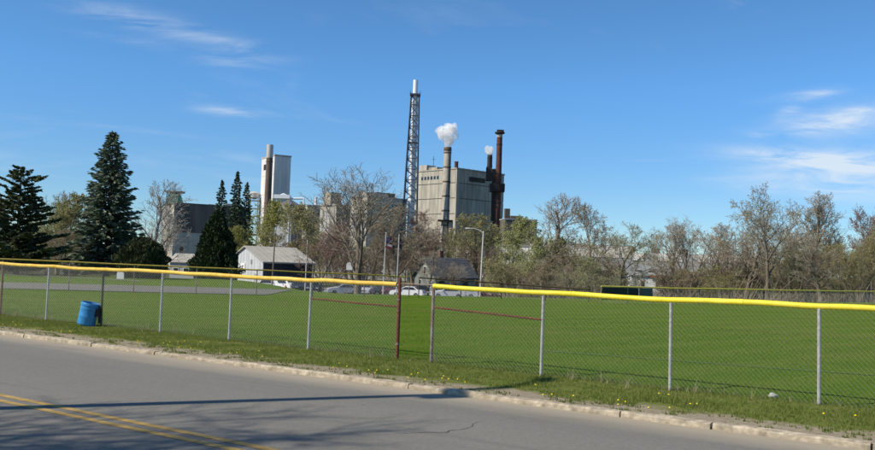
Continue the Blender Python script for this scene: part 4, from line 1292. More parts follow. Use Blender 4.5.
for k in range(9):
    p = B.er * (B.wr * (0.08 + 0.1 * k)) + B.el * 0.9
    MB().tube([(p.x, p.y, B.h), (p.x, p.y, B.h + 0.95)], 0.05, 5).build('rail_post', M['dark_metal'], r)


def stack(name, label, px, ytop, Y, d_bot, d_top, m, bands=0, band_m=None, zb=None, extra=None, lean=0.0):
    p = at(px, ytop, Y); z0 = LOW - 0.6 if zb is None else zb; h = p.z - z0
    r = thing(name, label, 'chimney', (p.x, p.y, z0))
    rb, rt_ = d_bot / 2, d_top / 2
    lathe_thing(r, 'shaft', [(rb, 0), (rb + (rt_ - rb) * 0.5, h * 0.5), (rt_, h - 0.02), (rt_ * 0.8, h), (rt_ * 0.78, h - 1.5)], m, 24)
    for k in range(bands):
        t = (k + 0.6) / bands; rr = rb + (rt_ - rb) * t
        lathe_thing(r, 'band', [(rr * 1.0, h * t - 0.28), (rr * 1.07, h * t - 0.25), (rr * 1.07, h * t + 0.25), (rr * 1.0, h * t + 0.28)], band_m or m, 24)
    return r, h, rt_


r, h, rt_ = stack('chimney', 'pale banded chimney with white steam before the power house corner', 447.8, 147, 322, 3.1, 2.75, M['stack_conc'], 9, M['stack_brown'])
MB().box((0, 0, h - 27.5), (5.6, 5.6, 0.5)).build('service_platform', M['soot'], r)
MB().box((2.2, -0.6, h - 29.0), (1.4, 1.4, 2.2)).build('sampling_cabin', M['concrete_light'], r)
MB().tube([(1.0, -1.5, 4), (0.9, -1.45, h - 2)], 0.16, 6).build('ladder_rail', M['soot'], r)
lathe_thing(r, 'lip', [(rt_ * 1.0, h - 1.6), (rt_ * 1.06, h - 1.5), (rt_ * 1.06, h - 0.3), (rt_, h - 0.2)], M['stack_brown'], 24)

r, h, rt_ = stack('chimney', 'tall rust-red chimney with flared flat cap beside the power house', 499.8, 133, 330, 2.7, 2.1, M['stack_red'], 5, M['soot'])
lathe_thing(r, 'flared_cap', [(rt_, h - 0.5), (rt_ * 1.75, h - 0.2), (rt_ * 1.85, h + 0.1), (rt_ * 1.75, h + 0.35), (rt_ * 0.9, h + 0.4)], M['soot'], 24)
lathe_thing(r, 'cap_collar', [(rt_ * 1.02, h - 1.7), (rt_ * 1.05, h - 1.65), (rt_ * 1.05, h - 0.6), (rt_ * 1.02, h - 0.55)], M['concrete_light'], 24)
MB().box((0.2, 0, h + 0.75), (2.6, 2.2, 0.8)).build('cap_hood', M['soot'], r)
zt = at(499, 169, 330).z + 3.2
MB().box((-0.6, 1.0, zt / 2), (3.4, 3.0, zt)).build('duct', M['soot'], r)
zp = at(499, 188, 330).z + 3.2
MB().box((-0.4, -0.2, zp), (5.6, 4.6, 3.0)).build('duct_elbow', M['soot'], r)
MB().box((-3.6, 1.0, zt - 2.0), (2.2, 2.6, 5.2)).build('duct', M['soot'], r)

r, h, rt_ = stack('chimney', 'small dark chimney with a puff of steam on the power house roof', 490, 154.5, 341, 2.1, 1.9, M['soot'], 2, M['dark_metal'], zb=B.c.z + B.h - 0.1)


def steam(label, puffs, Y, density):
    vs = []; mb = MB()
    c0 = at(puffs[0][0], puffs[0][1], Y)
    import bmesh
    bm = bmesh.new()
    for j, (px, py, rp) in enumerate(puffs):
        c = at(px, py, Y + (j % 3 - 1) * 0.8) - c0
        res = bmesh.ops.create_icosphere(bm, subdivisions=3, radius=px_size(rp, Y))
        for v in res['verts']: v.co += c
    me = bpy.data.meshes.new('steam'); bm.to_mesh(me); bm.free()
    o = bpy.data.objects.new('steam_plume', me); COL.objects.link(o); o.location = c0
    md = o.modifiers.new('r', 'REMESH'); md.mode = 'VOXEL'; md.voxel_size = 0.3
    dg = bpy.context.evaluated_depsgraph_get(); me2 = bpy.data.meshes.new_from_object(o.evaluated_get(dg))
    o.modifiers.clear(); o.data = me2
    for v in me2.vertices:
        p = v.co
        d = 0.25 + 0.5 * mnoise.noise(p * 0.5) + 0.25 * mnoise.noise(p * 1.1 + Vector((5, 0, 0)))
        v.co = p + v.normal * d
    m = bpy.data.materials.new('steam'); m.use_nodes = True
    ns, ls = m.node_tree.nodes, m.node_tree.links
    ns.remove(ns['Principled BSDF'])
    pv = ns.new('ShaderNodeVolumePrincipled'); pv.inputs['Color'].default_value = (0.99, 0.99, 0.99, 1); pv.inputs['Density'].default_value = density
    tcs = ns.new('ShaderNodeTexCoord'); nz = ns.new('ShaderNodeTexNoise'); ls.new(tcs.outputs['Object'], nz.inputs['Vector']); nz.inputs['Scale'].default_value = 0.55; nz.inputs['Detail'].default_value = 4
    mz = ns.new('ShaderNodeMapRange'); ls.new(nz.outputs['Fac'], mz.inputs[0]); mz.inputs[1].default_value = 0.34; mz.inputs[2].default_value = 0.60; mz.inputs[3].default_value = 0.0; mz.inputs[4].default_value = density * 1.9
    ls.new(mz.outputs[0], pv.inputs['Density'])
    pv.inputs['Anisotropy'].default_value = 0.1
    ls.new(pv.outputs[0], ns['Material Output'].inputs['Volume'])
    me2.materials.clear(); me2.materials.append(m)
    return tag(o, label, 'steam')


steam('large white steam plume rising from the pale banded chimney', [(448, 143.5, 3.6), (449, 139, 6.2), (448, 133, 7.8), (451.5, 130, 6.0), (450, 128.5, 5.0), (444, 136, 5.2), (441.5, 134, 4.2), (438.8, 131, 3.2), (441, 128.5, 3.0), (455.5, 136, 3.6), (454, 126.5, 3.4), (447, 126.5, 3.6)], 322, 0.55)
steam('small white steam puff over the small dark chimney', [(489.8, 152.5, 2.6), (489, 150, 4.0), (487.6, 148.6, 2.6), (491, 149, 2.4)], 341, 0.7)

# --- steel stack inside a lattice tower
Yt = 312
top = at(415.8, 80, Yt); base = Vector((top.x, top.y, LOW - 0.6)); H = top.z - base.z
r = thing('lattice_tower', 'tall white steel stack inside a dark lattice tower beside the power house', 'tower', base)
lathe_thing(r, 'stack_pipe', [(1.25, 0), (1.2, H * 0.5), (1.15, H - 7.5), (1.15, H - 7.4), (0.92, H - 7.2), (0.88, H), (0.7, H), (0.7, H - 1)], M['white_steel'], 20)
for k in range(11):
    z = 6 + k * (H - 15) / 10
    lathe_thing(r, 'flange', [(1.15, z - 0.12), (1.36, z - 0.1), (1.36, z + 0.1), (1.15, z + 0.12)], M['pale_pole'], 18)
LH = at(415.8, 95, Yt).z - base.z; wb, wt = px_size(19.5, Yt) / 2, px_size(8.0, Yt) / 2
cors = [(-1, -1), (1, -1), (1, 1), (-1, 1)]
LP = lambda c, t: Vector((c[0] * (wb + (wt - wb) * t) * (1.0 if c[0] < 0 else 0.72 + 0.28 * t), c[1] * (wb + (wt - wb) * t), LH * t))
for c in cors: MB().tube([LP(c, 0), LP(c, 1)], [0.34, 0.26], 6).build('leg', M['blue_steel'], r)
NL = 17
for k in range(NL):
    t0, t1 = k / NL, (k + 1) / NL
    for i in range(4):
        a, b = cors[i], cors[(i + 1) % 4]
        MB().tube([LP(a, t0), LP(b, t1)], 0.12, 4).build('brace', M['blue_steel'], r)
        MB().tube([LP(b, t0), LP(a, t1)], 0.12, 4).build('brace', M['blue_steel'], r)
        MB().tube([LP(a, t1), LP(b, t1)], 0.14, 4).build('girt', M['blue_steel'], r)
MB().box((0, 0, LH), (wt * 2.6, wt * 2.6, 0.6)).build('platform', M['blue_steel'], r)
MB().box((0, 0, LH * 0.735), ((wb + (wt - wb) * .735) * 2.0, (wb + (wt - wb) * .735) * 2.0, 0.35)).build('platform', M['blue_steel'], r)
for c in cors: MB().tube([Vector((c[0] * wt * 1.25, c[1] * wt * 1.25, LH)), Vector((c[0] * wt * 1.25, c[1] * wt * 1.25, LH + 1.3))], 0.07, 4).build('rail_post', M['blue_steel'], r)

# --- white tower block with its brown stack
B = Block(262.3, 274.8, 291.2, 155.5, 385, R(30))
r = B.root('tower_block', 'tall white windowless tower block with a shaded grey side')
B.body(r, M['white_clad'], 'wall', 0, 0, B.h)
n = 9
for side, w, m in (('l', B.wl, 'white_clad'), ('r', B.wr, 'white_clad')):
    nc = 3 if side == 'l' else 4
    for ri in range(6):
        for ci in range(nc):
            B.face(r, side, w * ci / nc + 0.05, w / nc - 0.1, B.h * ri / 6 + 0.05, B.h / 6 - 0.1, m, 'panel', 0.10, 0.3)
B.parapet(r, M['concrete_light'], 0.7, 0.5)
B.face(r, 'l', B.wl * 0.56, B.wl * 0.26, B.h - 5.6, 2.6, 'soot', 'window', 0.16, 0.3)
B.face(r, 'r', B.wr * 0.82, B.wr * 0.07, B.h * 0.55, 1.6, 'soot', 'window', 0.16, 0.3)
B.roof_box(r, 0.3, 0.5, 4, 3, 0.9, M['grey_clad'], 'roof_hut')
r, h, rt_ = stack('chimney', 'brown steel chimney with pale top before the white tower block', 270.2, 145, 372, 3.1, 2.7, M['stack_brown'], 3, M['stack_brown'])
lathe_thing(r, 'pale_top', [(rt_ * 1.04, h - 5.6), (rt_ * 1.06, h - 5.4), (rt_ * 1.04, h + 0.1), (rt_ * 0.8, h + 0.12)], M['pale_pole'], 20)

# --- white conveyor gallery below the tower
p0, p1 = at(276, 196, 350), at(304, 196.5, 350)
r = thing('conveyor_gallery', 'white pipe gallery on thin legs beside the white tower block', 'gallery', (p0.x, p0.y, LOW - 0.6))
zt = p0.z - (LOW - 0.6); L = p1.x - p0.x
MB().box((2.6, 0, zt - 0.2), (6.4, 3.4, 1.5)).build('gallery_hood', M['white_steel'], r)
MB().tube([(1, 0, zt - 1.0), (L, 0.5, zt - 0.6)], 0.42, 10).build('pipe', M['white_steel'], r, True)
MB().tube([(1.5, 0, zt + 0.3), (3, 0, zt + 1.0), (4.6, 0, zt + 0.3)], 0.3, 8).build('pipe', M['white_steel'], r, True)
for x in (0.4, 5.6, L): MB().tube([(x, 0.3, 0), (x, 0.3, zt - 0.7)], 0.3, 8).build('leg', M['white_steel'], r)
MB().tube([(5.6, 0.3, zt - 1), (L, 0.5, zt - 5.5)], 0.2, 6).build('brace', M['white_steel'], r)
B = Block(276, 292, 303, 206, 352, R(50)); r = B.root('filter_house', 'low grey filter house with sloping cap below the white gallery')
B.body(r, M['grey_clad'], 'wall')
t = MB(); o4 = [Vector((0, 0, B.h)), B.er * B.wr + Vector((0, 0, B.h)), B.er * B.wr + B.el * B.wl + Vector((0, 0, B.h)), B.el * B.wl + Vector((0, 0, B.h))]
apx = (B.er * B.wr + B.el * B.wl) / 2 + Vector((0, 0, B.h + 3.4))
t.add(o4 + [apx], [(0, 1, 4), (1, 2, 4), (2, 3, 4), (3, 0, 4), (3, 2, 1, 0)]); t.build('roof', M['dark_clad'], r)
for k in range(3): B.face(r, 'l', B.wl * (0.15 + 0.28 * k), B.wl * 0.14, B.h - 3.4, 1.5, 'glass', 'window', 0.08, 0.2)

# --- water tank on legs
p = at(254.5, 192, 400)
r = thing('tank', 'grey tank on a pipework trestle beside the spruce trio', 'tank', (p.x, p.y, LOW - 0.6)); zt = p.z - LOW + 0.6
lathe_thing(r, 'vessel', [(0.3, zt - 3.4), (2.4, zt - 2.6), (2.6, zt - 0.6), (1.6, zt), (0.2, zt + 0.4)], M['pale_pole'], 18)
for c in cors: MB().tube([(c[0] * 2.6, c[1] * 2.6, 0), (c[0] * 2.2, c[1] * 2.2, zt - 2.4)], 0.28, 6).build('leg', M['grey_clad'], r)
for k in range(4): MB().box((0, 0, zt - 4 - 3.6 * k), (5.2, 5.2, 0.3)).build('platform', M['grey_clad'], r)
MB().tube([(-4.5, 0, zt - 1.4), (6.0, 0, zt - 1.4)], 0.45, 8).build('pipe', M['pale_pole'], r)
MB().box((5.0, 0.5, zt - 2.6), (3.0, 2.4, 2.0)).build('valve_cabin', M['grey_clad'], r)

# --- brown clad mill block on the west side, with green vent
B = Block(163.5, 174.5, 246, 203, 290, R(30)); r = B.root('mill_block', 'long mill block, dark brown cladding above pale wall, green vent on its roof')
B.body(r, M['concrete_light'], 'wall')
zsp = at(205, 233, 290).z - B.c.z
n = 7
for k in range(n): B.face(r, 'r', B.wr * k / n + 0.04, B.wr / n - 0.08, zsp, B.h - zsp - 0.05, 'dark_clad', 'cladding_panel', 0.15, 0.3)
B.parapet(r, M['dark_clad'], 0.4, 0.5)
B.face(r, 'r', B.wr * 0.10, B.wr * 0.05, zsp - 7.5, 2.8, 'glass', 'window', 0.08, 0.2); B.face(r, 'r', B.wr * 0.42, B.wr * 0.05, zsp - 7.5, 2.8, 'glass', 'window', 0.08, 0.2)
B.roof_box(r, 0.80, 0.2, 3.0, 2.4, 1.1, M['grey_clad'], 'roof_fan'); B.roof_box(r, 0.55, 0.3, 2.0, 2.0, 0.6, M['grey_clad'], 'roof_fan')
p = at(174.5, 204, 296); gv = thing('roof_vent', 'green funnel-shaped vent with dark flat hood on the brown mill block', 'vent', (p.x, p.y, B.c.z + B.h - 0.2))
hh = at(174.5, 190.5, 296).z - (B.c.z + B.h)
lathe_thing(gv, 'cone', [(2.9, 0), (2.5, hh * 0.45), (1.7, hh * 0.85)], M['green_tank'], 18)
MB().box((0, 0, hh * 0.93), (5.6, 4.2, hh * 0.12)).build('hood', M['dark_clad'], gv)
for x in (-2.6, 2.6): MB().tube([(x, -1.4, 0), (x * 0.85, -1.4, hh * 0.9)], 0.16, 6).build('strut', M['green_tank'], gv)

# --- pale mill blocks between the tower and the power house
B = Block(303, 307.5, 321, 205.5, 330, R(25)); r = B.root('mill_block', 'small dark-sided mill block with a thin white vent pipe on its roof')
B.body(r, M['concrete'], 'wall'); B.parapet(r, M['grey_clad'], 0.5, 0.4)
for k in range(3): B.face(r, 'r', B.wr * (0.15 + 0.28 * k), B.wr * 0.15, B.h - 4.5, 2.0, 'glass', 'window', 0.08, 0.2)
v = B.er * (B.wr * 0.7) + B.el * 1.5
lathe_thing(r, 'vent_pipe', [(0.5, 0), (0.5, 3.2), (0.65, 3.2), (0.65, 3.6)], M['white_steel'], 12, (v.x, v.y, B.h))
B = Block(320.5, 336.5, 351, 205, 318, R(48)); r = B.root('mill_block', 'low pale-fronted mill block with tall window bays behind the big forked tree')
B.body(r, M['concrete_light'], 'wall'); B.parapet(r, M['concrete'], 0.5, 0.4)
for k in range(4): B.face(r, 'l', B.wl * (0.08 + 0.235 * k), B.wl * 0.10, B.h - 9.5, 7.5, 'grey_clad', 'window_bay', 0.1, 0.25)
for k in range(3): B.face(r, 'r', B.wr * (0.1 + 0.3 * k), B.wr * 0.16, B.h - 8.5, 5.5, 'dark_clad', 'window_bay', 0.1, 0.25)
B.roof_box(r, 0.25, 0.5, 5.0, 4.0, 4.8, M['concrete'], 'roof_hut')
B = Block(351, 367.5, 407, 196.5, 300, R(38)); r = B.root('mill_block', 'large pale mill block with stepped roof hut, next to the lattice tower')
B.body(r, M['concrete_light'], 'wall'); B.parapet(r, M['grey_clad'], 0.5, 0.4)
B.face(r, 'l', 0.2, B.wl - 0.4, B.h - 6.0, 0.5, 'grey_clad', 'ledge', 0.35, 0.5); B.face(r, 'r', 0.2, B.wr - 0.4, B.h - 6.0, 0.5, 'grey_clad', 'ledge', 0.35, 0.5)
for k in range(5): B.face(r, 'r', B.wr * (0.06 + 0.19 * k), B.wr * 0.12, B.h - 4.6, 2.6, 'glass', 'window', 0.08, 0.2)
for k in range(3): B.face(r, 'l', B.wl * (0.12 + 0.3 * k), B.wl * 0.14, B.h - 13, 4.5, 'grey_clad', 'window', 0.08, 0.2)
for k in range(4): B.face(r, 'r', B.wr * (0.08 + 0.23 * k), B.wr * 0.12, B.h - 13, 4.0, 'glass', 'window', 0.08, 0.2)
B.roof_box(r, 0.33, 0.45, B.wr * 0.56, B.wl * 0.5, 1.7, M['concrete_light'], 'roof_hut'); B.roof_box(r, 0.6, 0.5, B.wr * 0.5, B.wl * 0.3, 2.2, M['dark_clad'], 'roof_hut')
# long low buildings in front of the mill
B = Block(302, 305, 408, 246, 222, R(-10)); r = B.root('warehouse', 'long low tan warehouse behind the parked cars with white doors')
B.body(r, M['concrete_light'], 'wall'); B.parapet(r, M['concrete'], 0.4, 0.4)
for k in range(7): B.face(r, 'r', B.wr * (0.05 + 0.135 * k), B.wr * 0.055, 2.2, 3.0, 'white_clad' if k % 3 else 'grey_clad', 'door', 0.08, 0.2)
B.face(r, 'r', B.wr * 0.26, B.wr * 0.035, B.h - 4.5, 2.6, 'white_paint', 'window', 0.1, 0.2)
B = Block(428, 432, 530, 243.5, 246, R(-16)); r = B.root('warehouse', 'long white low building behind the dark-roofed house')
B.body(r, M['white_clad'], 'wall'); B.parapet(r, M['grey_clad'], 0.5, 0.4)
for k in range(8): B.face(r, 'r', B.wr * (0.04 + 0.12 * k), B.wr * 0.05, B.h - 4.0, 1.8, 'glass', 'window', 0.08, 0.2)
B = Block(500, 505, 537, 219, 270, R(10)); r = B.root('mill_block', 'dark flat-roofed block with one pale square panel, beyond the power house')
B.body(r, M['dark_clad'], 'wall'); B.parapet(r, M['grey_clad'], 0.4, 0.4)
B.face(r, 'r', B.wr * 0.54, B.wr * 0.20, at(525, 241, 270).z - B.c.z, px_size(9.5, 270), 'concrete_light', 'pale_panel', 0.12, 0.3)
B.roof_box(r, 0.12, 0.4, 1.6, 1.6, 3.4, M['dark_clad'], 'roof_fan'); B.roof_box(r, 0.4, 0.4, 4, 3, 1.2, M['dark_clad'], 'roof_hut')
for k in range(3): B.face(r, 'r', B.wr * (0.06 + 0.16 * k), B.wr * 0.08, B.h - 7, 2.2, 'glass', 'window', 0.08, 0.2)
B = Block(526, 530, 632, 243, 232, R(-16)); r = B.root('warehouse', 'long low white-topped building seen through the tan bare tree')
B.body(r, M['grey_clad'], 'wall')
for k in range(9): B.face(r, 'r', B.wr * k / 9 + 0.05, B.wr / 9 - 0.1, B.h - 3.2, 3.0, 'white_clad', 'fascia_panel', 0.15, 0.3)
for k in range(8): B.face(r, 'r', B.wr * (0.04 + 0.12 * k), B.wr * 0.06, B.h - 7.2, 2.0, 'glass', 'window', 0.08, 0.2)
B = Block(628, 632, 752, 252.5, 180, R(-20)); r = B.root('warehouse', 'long grey building with white panelled parapet behind the wood')
B.body(r, M['grey_paint'], 'wall')
for k in range(9):
    if k in (1, 4): continue
    B.face(r, 'r', B.wr * k / 9 + 0.1, B.wr / 9 - 0.2, B.h - 1.6, 1.55, 'white_clad', 'parapet_panel', 0.15, 0.3)
for k in range(9): B.face(r, 'r', B.wr * (0.04 + 0.107 * k), B.wr * 0.05, B.h - 5.2, 1.6, 'glass', 'window', 0.08, 0.2)
for x in (0.18, 0.42): B.roof_box(r, x, 0.4, 1.6, 1.6, 1.1, M['dark_clad'], 'roof_fan')


# ------------------------------------------------------------------ shed and houses
def gable_house(root, L, W, hw, hr, wall, roof, over=0.35, ridge='x'):
    """L along x, W along y, front at y=0"""
    mb = MB().extrude([(0, 0, -0.4), (0, W, -0.4), (0, W, hw), (0, W / 2, hw + hr), (0, 0, hw)], (L, 0, 0))
    mb.build('wall', wall, root)
    sl = math.atan2(hr, W / 2)
    rr = []
    for s in (0, 1):
        y0, y1 = (-over * math.cos(sl), W / 2) if s == 0 else (W + over * math.cos(sl), W / 2)
        z0, z1 = hw - over * math.sin(sl) + 0.06, hw + hr + 0.06
        poly = [(-over, y0, z0), (-over, y1, z1), (-over, y1, z1 + 0.14), (-over, y0, z0 + 0.14)]
        rr.append(MB().extrude(poly, (L + 2 * over, 0, 0)).build('roof', roof, root))
    return rr


# shed: pale gable end towards us on one side, long dark open side facing the lot
c = at(263.5, 262, 122); zg = gz(c.x, c.y); rz = R(35)
shed = thing('shed', 'white-sided shed with pale metal roof and dark navy long side', 'shed', (c.x, c.y, zg), rz)
Ls = px_size(54, 122); hw = c.z - zg
ws = 9.0; hr_ = at(263, 249, 122).z - c.z + 0.25
mb = MB().extrude([(0, 0, -0.4), (0, ws, -0.4), (0, ws, hw + hr_ * 0.55), (0, ws * 0.7, hw + hr_), (0, 0, hw)], (Ls, 0, 0)); mb.build('wall', M['shed_white'], shed)
n = 9
for k in range(n):
    y0, y1 = ws * k / n + 0.03, ws * (k + 1) / n - 0.03
    top = lambda y: hw + hr_ * (y / (ws * 0.7) if y < ws * 0.7 else 1 - 0.45 * (y - ws * 0.7) / (ws * 0.3))
    MB().extrude([(-0.05, y0, 0), (-0.05, y1, 0), (-0.05, y1, top(y1) - 0.05), (-0.05, y0, top(y0) - 0.05)], (0.05, 0, 0)).build('siding_board', M['shed_white'], shed)
for k in range(10): MB().box((Ls * (k + 0.5) / 10, -0.06, hw / 2 - 0.1), (Ls / 10 - 0.05, 0.1, hw - 0.2)).build('siding_board', M['navy'], shed)
rf = MB().extrude([(-0.35, -0.6, hw - 0.12), (-0.35, ws * 0.7, hw + hr_ + 0.05), (-0.35, ws * 0.7, hw + hr_ + 0.2), (-0.35, -0.6, hw + 0.05)], (Ls + 0.7, 0, 0)).build('roof', M['shed_roof'], shed)
MB().extrude([(-0.35, ws * 0.7, hw + hr_ + 0.05), (-0.35, ws + 0.4, hw + hr_ * 0.5), (-0.35, ws + 0.4, hw + hr_ * 0.5 + 0.15), (-0.35, ws * 0.7, hw + hr_ + 0.2)], (Ls + 0.7, 0, 0)).build('roof', M['shed_roof'], shed)
for k in range(1, 9):
    x = Ls * k / 9; MB().extrude([(x, -0.6, hw + 0.055), (x, ws * 0.7, hw + hr_ + 0.205), (x, ws * 0.7, hw + hr_ + 0.25), (x, -0.6, hw + 0.10)], (0.06, 0, 0)).build('roof_seam', M['shed_roof'], rf)
MB().box((-0.12, ws * 0.78, hw * 0.75), (0.1, 1.6, 1.3)).build('sign_board', M['white_clad'], shed)
MB().box((-0.12, ws * 0.45, hw * 1.0), (0.08, 0.5, 0.6)).build('window', M['grey_paint'], shed)
MB().box((-0.12, ws * 0.25, 1.1), (0.08, 1.1, 2.2)).build('door', M['grey_paint'], shed)
MB().box((Ls * 0.62, -0.16, hw * 0.20), (2.6, 0.1, 1.0)).build('sign_board', M['red_paint'], shed)

# dark-roofed house: gable end to one side, roof slope facing us
c = at(436, 278, 126); zg = gz(c.x, c.y)
ho = thing('house', 'grey house with steep dark shingled roof and brick chimney behind the parked cars', 'house', (c.x, c.y, zg), R(30))
hw = at(437, 277, 126).z - zg; hr_ = at(437, 259, 126).z - at(437, 277, 126).z
rr = gable_house(ho, 6.6, 6.4, hw, hr_, M['house_wall'], M['shingle'], 0.45)
for k in range(8):
    t0 = k / 8
    MB().extrude([(-0.47, -0.45 + (3.2 + 0.39) * t0, hw - 0.30 + 0.21 + (hr_ + 0.33) * t0), (-0.47, -0.45 + 3.59 * (t0 + 0.12), hw - 0.09 + (hr_ + 0.33) * (t0 + 0.12)), (-0.47, -0.45 + 3.59 * (t0 + 0.12), hw - 0.05 + (hr_ + 0.33) * (t0 + 0.12)), (-0.47, -0.45 + 3.59 * t0, hw - 0.03 + (hr_ + 0.33) * t0)], (7.54, 0, 0)).build('shingle_course', M['shingle'], rr[0])
MB().box((3.0, 4.0, hw + hr_ + 0.3), (0.6, 0.6, 1.9)).build('chimney', M['brick'], rr[1])
for x, z in ((1.0, hw * 0.55), (3.0, hw * 0.55), (5.0, hw * 0.55)):
    w = MB().box((x, -0.04, z), (0.9, 0.08, 1.3)).build('window', M['glass'], ho); MB().box((x, -0.06, z - 0.7), (1.1, 0.14, 0.08)).build('sill', M['white_paint'], w)
for y, z in ((1.7, hw * 0.6), (4.6, hw * 0.6), (3.2, hw + hr_ * 0.35)):
    w = MB().box((-0.04, y, z), (0.08, 0.9, 1.2)).build('window', M['white_clad'], ho); MB().box((-0.07, y, z), (0.08, 0.7, 1.0)).build('pane', M['glass'], w)

# white house with red trim behind the outfield fence
c = at(631, 289, 118); zg = gz(c.x, c.y)
ho = thing('house', 'low white house with red roof edge behind the outfield fence', 'house', (c.x, c.y, zg), R(-3))
hw = at(640, 276, 118).z - zg
rr = gable_house(ho, 4.8, 4.2, hw, 0.35, M['white_paint'], M['grey_paint'], 0.25)
MB().box((3.7, -0.30, hw + 0.02), (2.6, 0.06, 0.26)).build('fascia', M['red_paint'], ho)
for k in range(7): MB().box((2.4, -0.03, 0.3 + hw * k / 7), (4.76, 0.05, hw / 7 - 0.05)).build('clapboard', M['white_paint'], ho)
for x in (1.5, 3.5):
    w = MB().box((x, -0.08, hw * 0.72), (0.42, 0.08, 0.85)).build('window', M['red_paint'], ho); MB().box((x, -0.11, hw * 0.72), (0.30, 0.08, 0.7)).build('pane', M['glass'], w)
MB().box((4.9, 1.0, hw * 0.5), (0.5, 1.6, hw)).build('porch', M['dark_clad'], ho)
c = at(594, 289, 122); zg = gz(c.x, c.y)
ho = thing('garage', 'small white garage behind the dark windscreen', 'garage', (c.x, c.y, zg), R(-8)); hw = at(594, 284, 122).z - zg
gable_house(ho, 2.6, 4.0, hw, 0.9, M['white_paint'], M['grey_clad'], 0.25)
MB().box((1.3, -0.05, 1.1), (1.9, 0.08, 2.1)).build('door', M['white_clad'], ho)
# small house between shrub and cedar
c = at(170, 263, 130); zg = gz(c.x, c.y)
ho = thing('house', 'small low grey-roofed house with chimney between the rounded shrub and the cedar', 'house', (c.x, c.y, zg), R(-10)); hw = at(178, 262, 130).z - zg
rr = gable_house(ho, 4.6, 4.5, hw, 1.1, M['grey_paint'], M['shed_roof'], 0.3)
MB().box((3.6, 2.4, hw + 1.3), (0.55, 0.55, 1.6)).build('chimney', M['brick'], rr[0])
for x in (1.0, 2.6):
    w = MB().box((x, -0.04, hw * 0.62), (0.9, 0.08, 1.0)).build('window', M['white_clad'], ho); MB().box((x, -0.07, hw * 0.62), (0.7, 0.08, 0.8)).build('pane', M['glass'], w)


# ------------------------------------------------------------------ cars
CARW = {}


def car_parts(kind):
    if kind in CARW: return CARW[kind]
    if kind == 'van': prof = [(-2.35, 0.35), (-2.38, 0.95), (-2.30, 1.75), (-2.15, 1.92), (0.9, 1.95), (1.25, 1.80), (1.75, 1.15), (2.25, 0.98), (2.38, 0.75), (2.38, 0.35)]
    elif kind == 'hatch': prof = [(-1.98, 0.32), (-2.0, 0.85), (-1.9, 1.0), (-1.55, 1.40), (-1.2, 1.48), (0.2, 1.48), (0.95, 0.99), (1.75, 0.85), (1.98, 0.65), (1.98, 0.32)]
    else: prof = [(-2.25, 0.32), (-2.28, 0.82), (-2.15, 0.98), (-1.55, 1.03), (-0.95, 1.40), (0.15, 1.43), (0.95, 1.0), (1.95, 0.86), (2.22, 0.68), (2.25, 0.32)]
    hw_ = 0.9 if kind != 'van' else 0.98
    belt = 1.0 if kind != 'van' else 1.15

    def half(z): return hw_ * (1.0 if z <= belt else 1.0 - 0.22 * (z - belt) / 0.5)
    mb = MB(); n = len(prof); vs = []
    for sgn in (-1, -0.93, 0.93, 1):
        for x, z in prof:
            zz = z if abs(sgn) < 1 else 0.32 + (z - 0.32) * 0.96
            vs.append((x * (1 if abs(sgn) < 1 else 0.985), sgn * half(zz), zz))
    fs = [(i + k * n, (i + 1) % n + k * n, (i + 1) % n + (k + 1) * n, i + (k + 1) * n) for k in range(3) for i in range(n)]
    fs += [tuple(range(n)), tuple(reversed(range(3 * n, 4 * n)))]
    mb.add(vs, fs)
    # side glass, windscreen, rear window
    sides = []
    top = max(z for x, z in prof)
    for sgn in (-1, 1):
        g = MB()
        if kind == 'van': poly = [(-0.35, 1.12), (-0.35, 1.72), (0.85, 1.72), (1.35, 1.18)]
        elif kind == 'hatch': poly = [(-1.6, 1.0), (-1.35, 1.36), (0.15, 1.38), (0.75, 1.0)]
        else: poly = [(-1.35, 1.02), (-0.9, 1.33), (0.12, 1.34), (0.75, 1.0)]
        y = lambda z: sgn * (half(z) + 0.012)
        g.extrude([(x, y(0.32 + (z - .32) * 0.96), z) for x, z in poly], (0, -0.03 * sgn, 0)); sides.append(g)
    ends = []
    for i, j in ([(5, 6)] if kind != 'van' else [(5, 6)]) + ([(3, 4)] if kind == 'sedan' else [(2, 3)]):
        (xa, za), (xb, zb_) = prof[i], prof[j]
        nx, nz = (za - zb_), (xb - xa); ln = math.hypot(nx, nz); nx, nz = nx / ln * 0.015, nz / ln * 0.015
        if nz < 0: nx, nz = -nx, -nz
        a, b_ = 0.14, 0.88
        pa = (xa + (xb - xa) * a + nx, za + (zb_ - za) * a + nz); pb = (xa + (xb - xa) * b_ + nx, za + (zb_ - za) * b_ + nz)
        g = MB(); wa, wb_ = half(pa[1]) * 0.88, half(pb[1]) * 0.88
        g.add([(pa[0], -wa, pa[1]), (pa[0], wa, pa[1]), (pb[0], wb_, pb[1]), (pb[0], -wb_, pb[1])], [(0, 1, 2, 3)]); ends.append(g)
    fx = prof[-2][0]; rx = prof[1][0]
    res = dict(body=mb, sides=sides, ends=ends, fx=fx, rx=rx, hw=hw_, wb=1.32 if kind != 'van' else 1.5)
    CARW[kind] = res
    return res


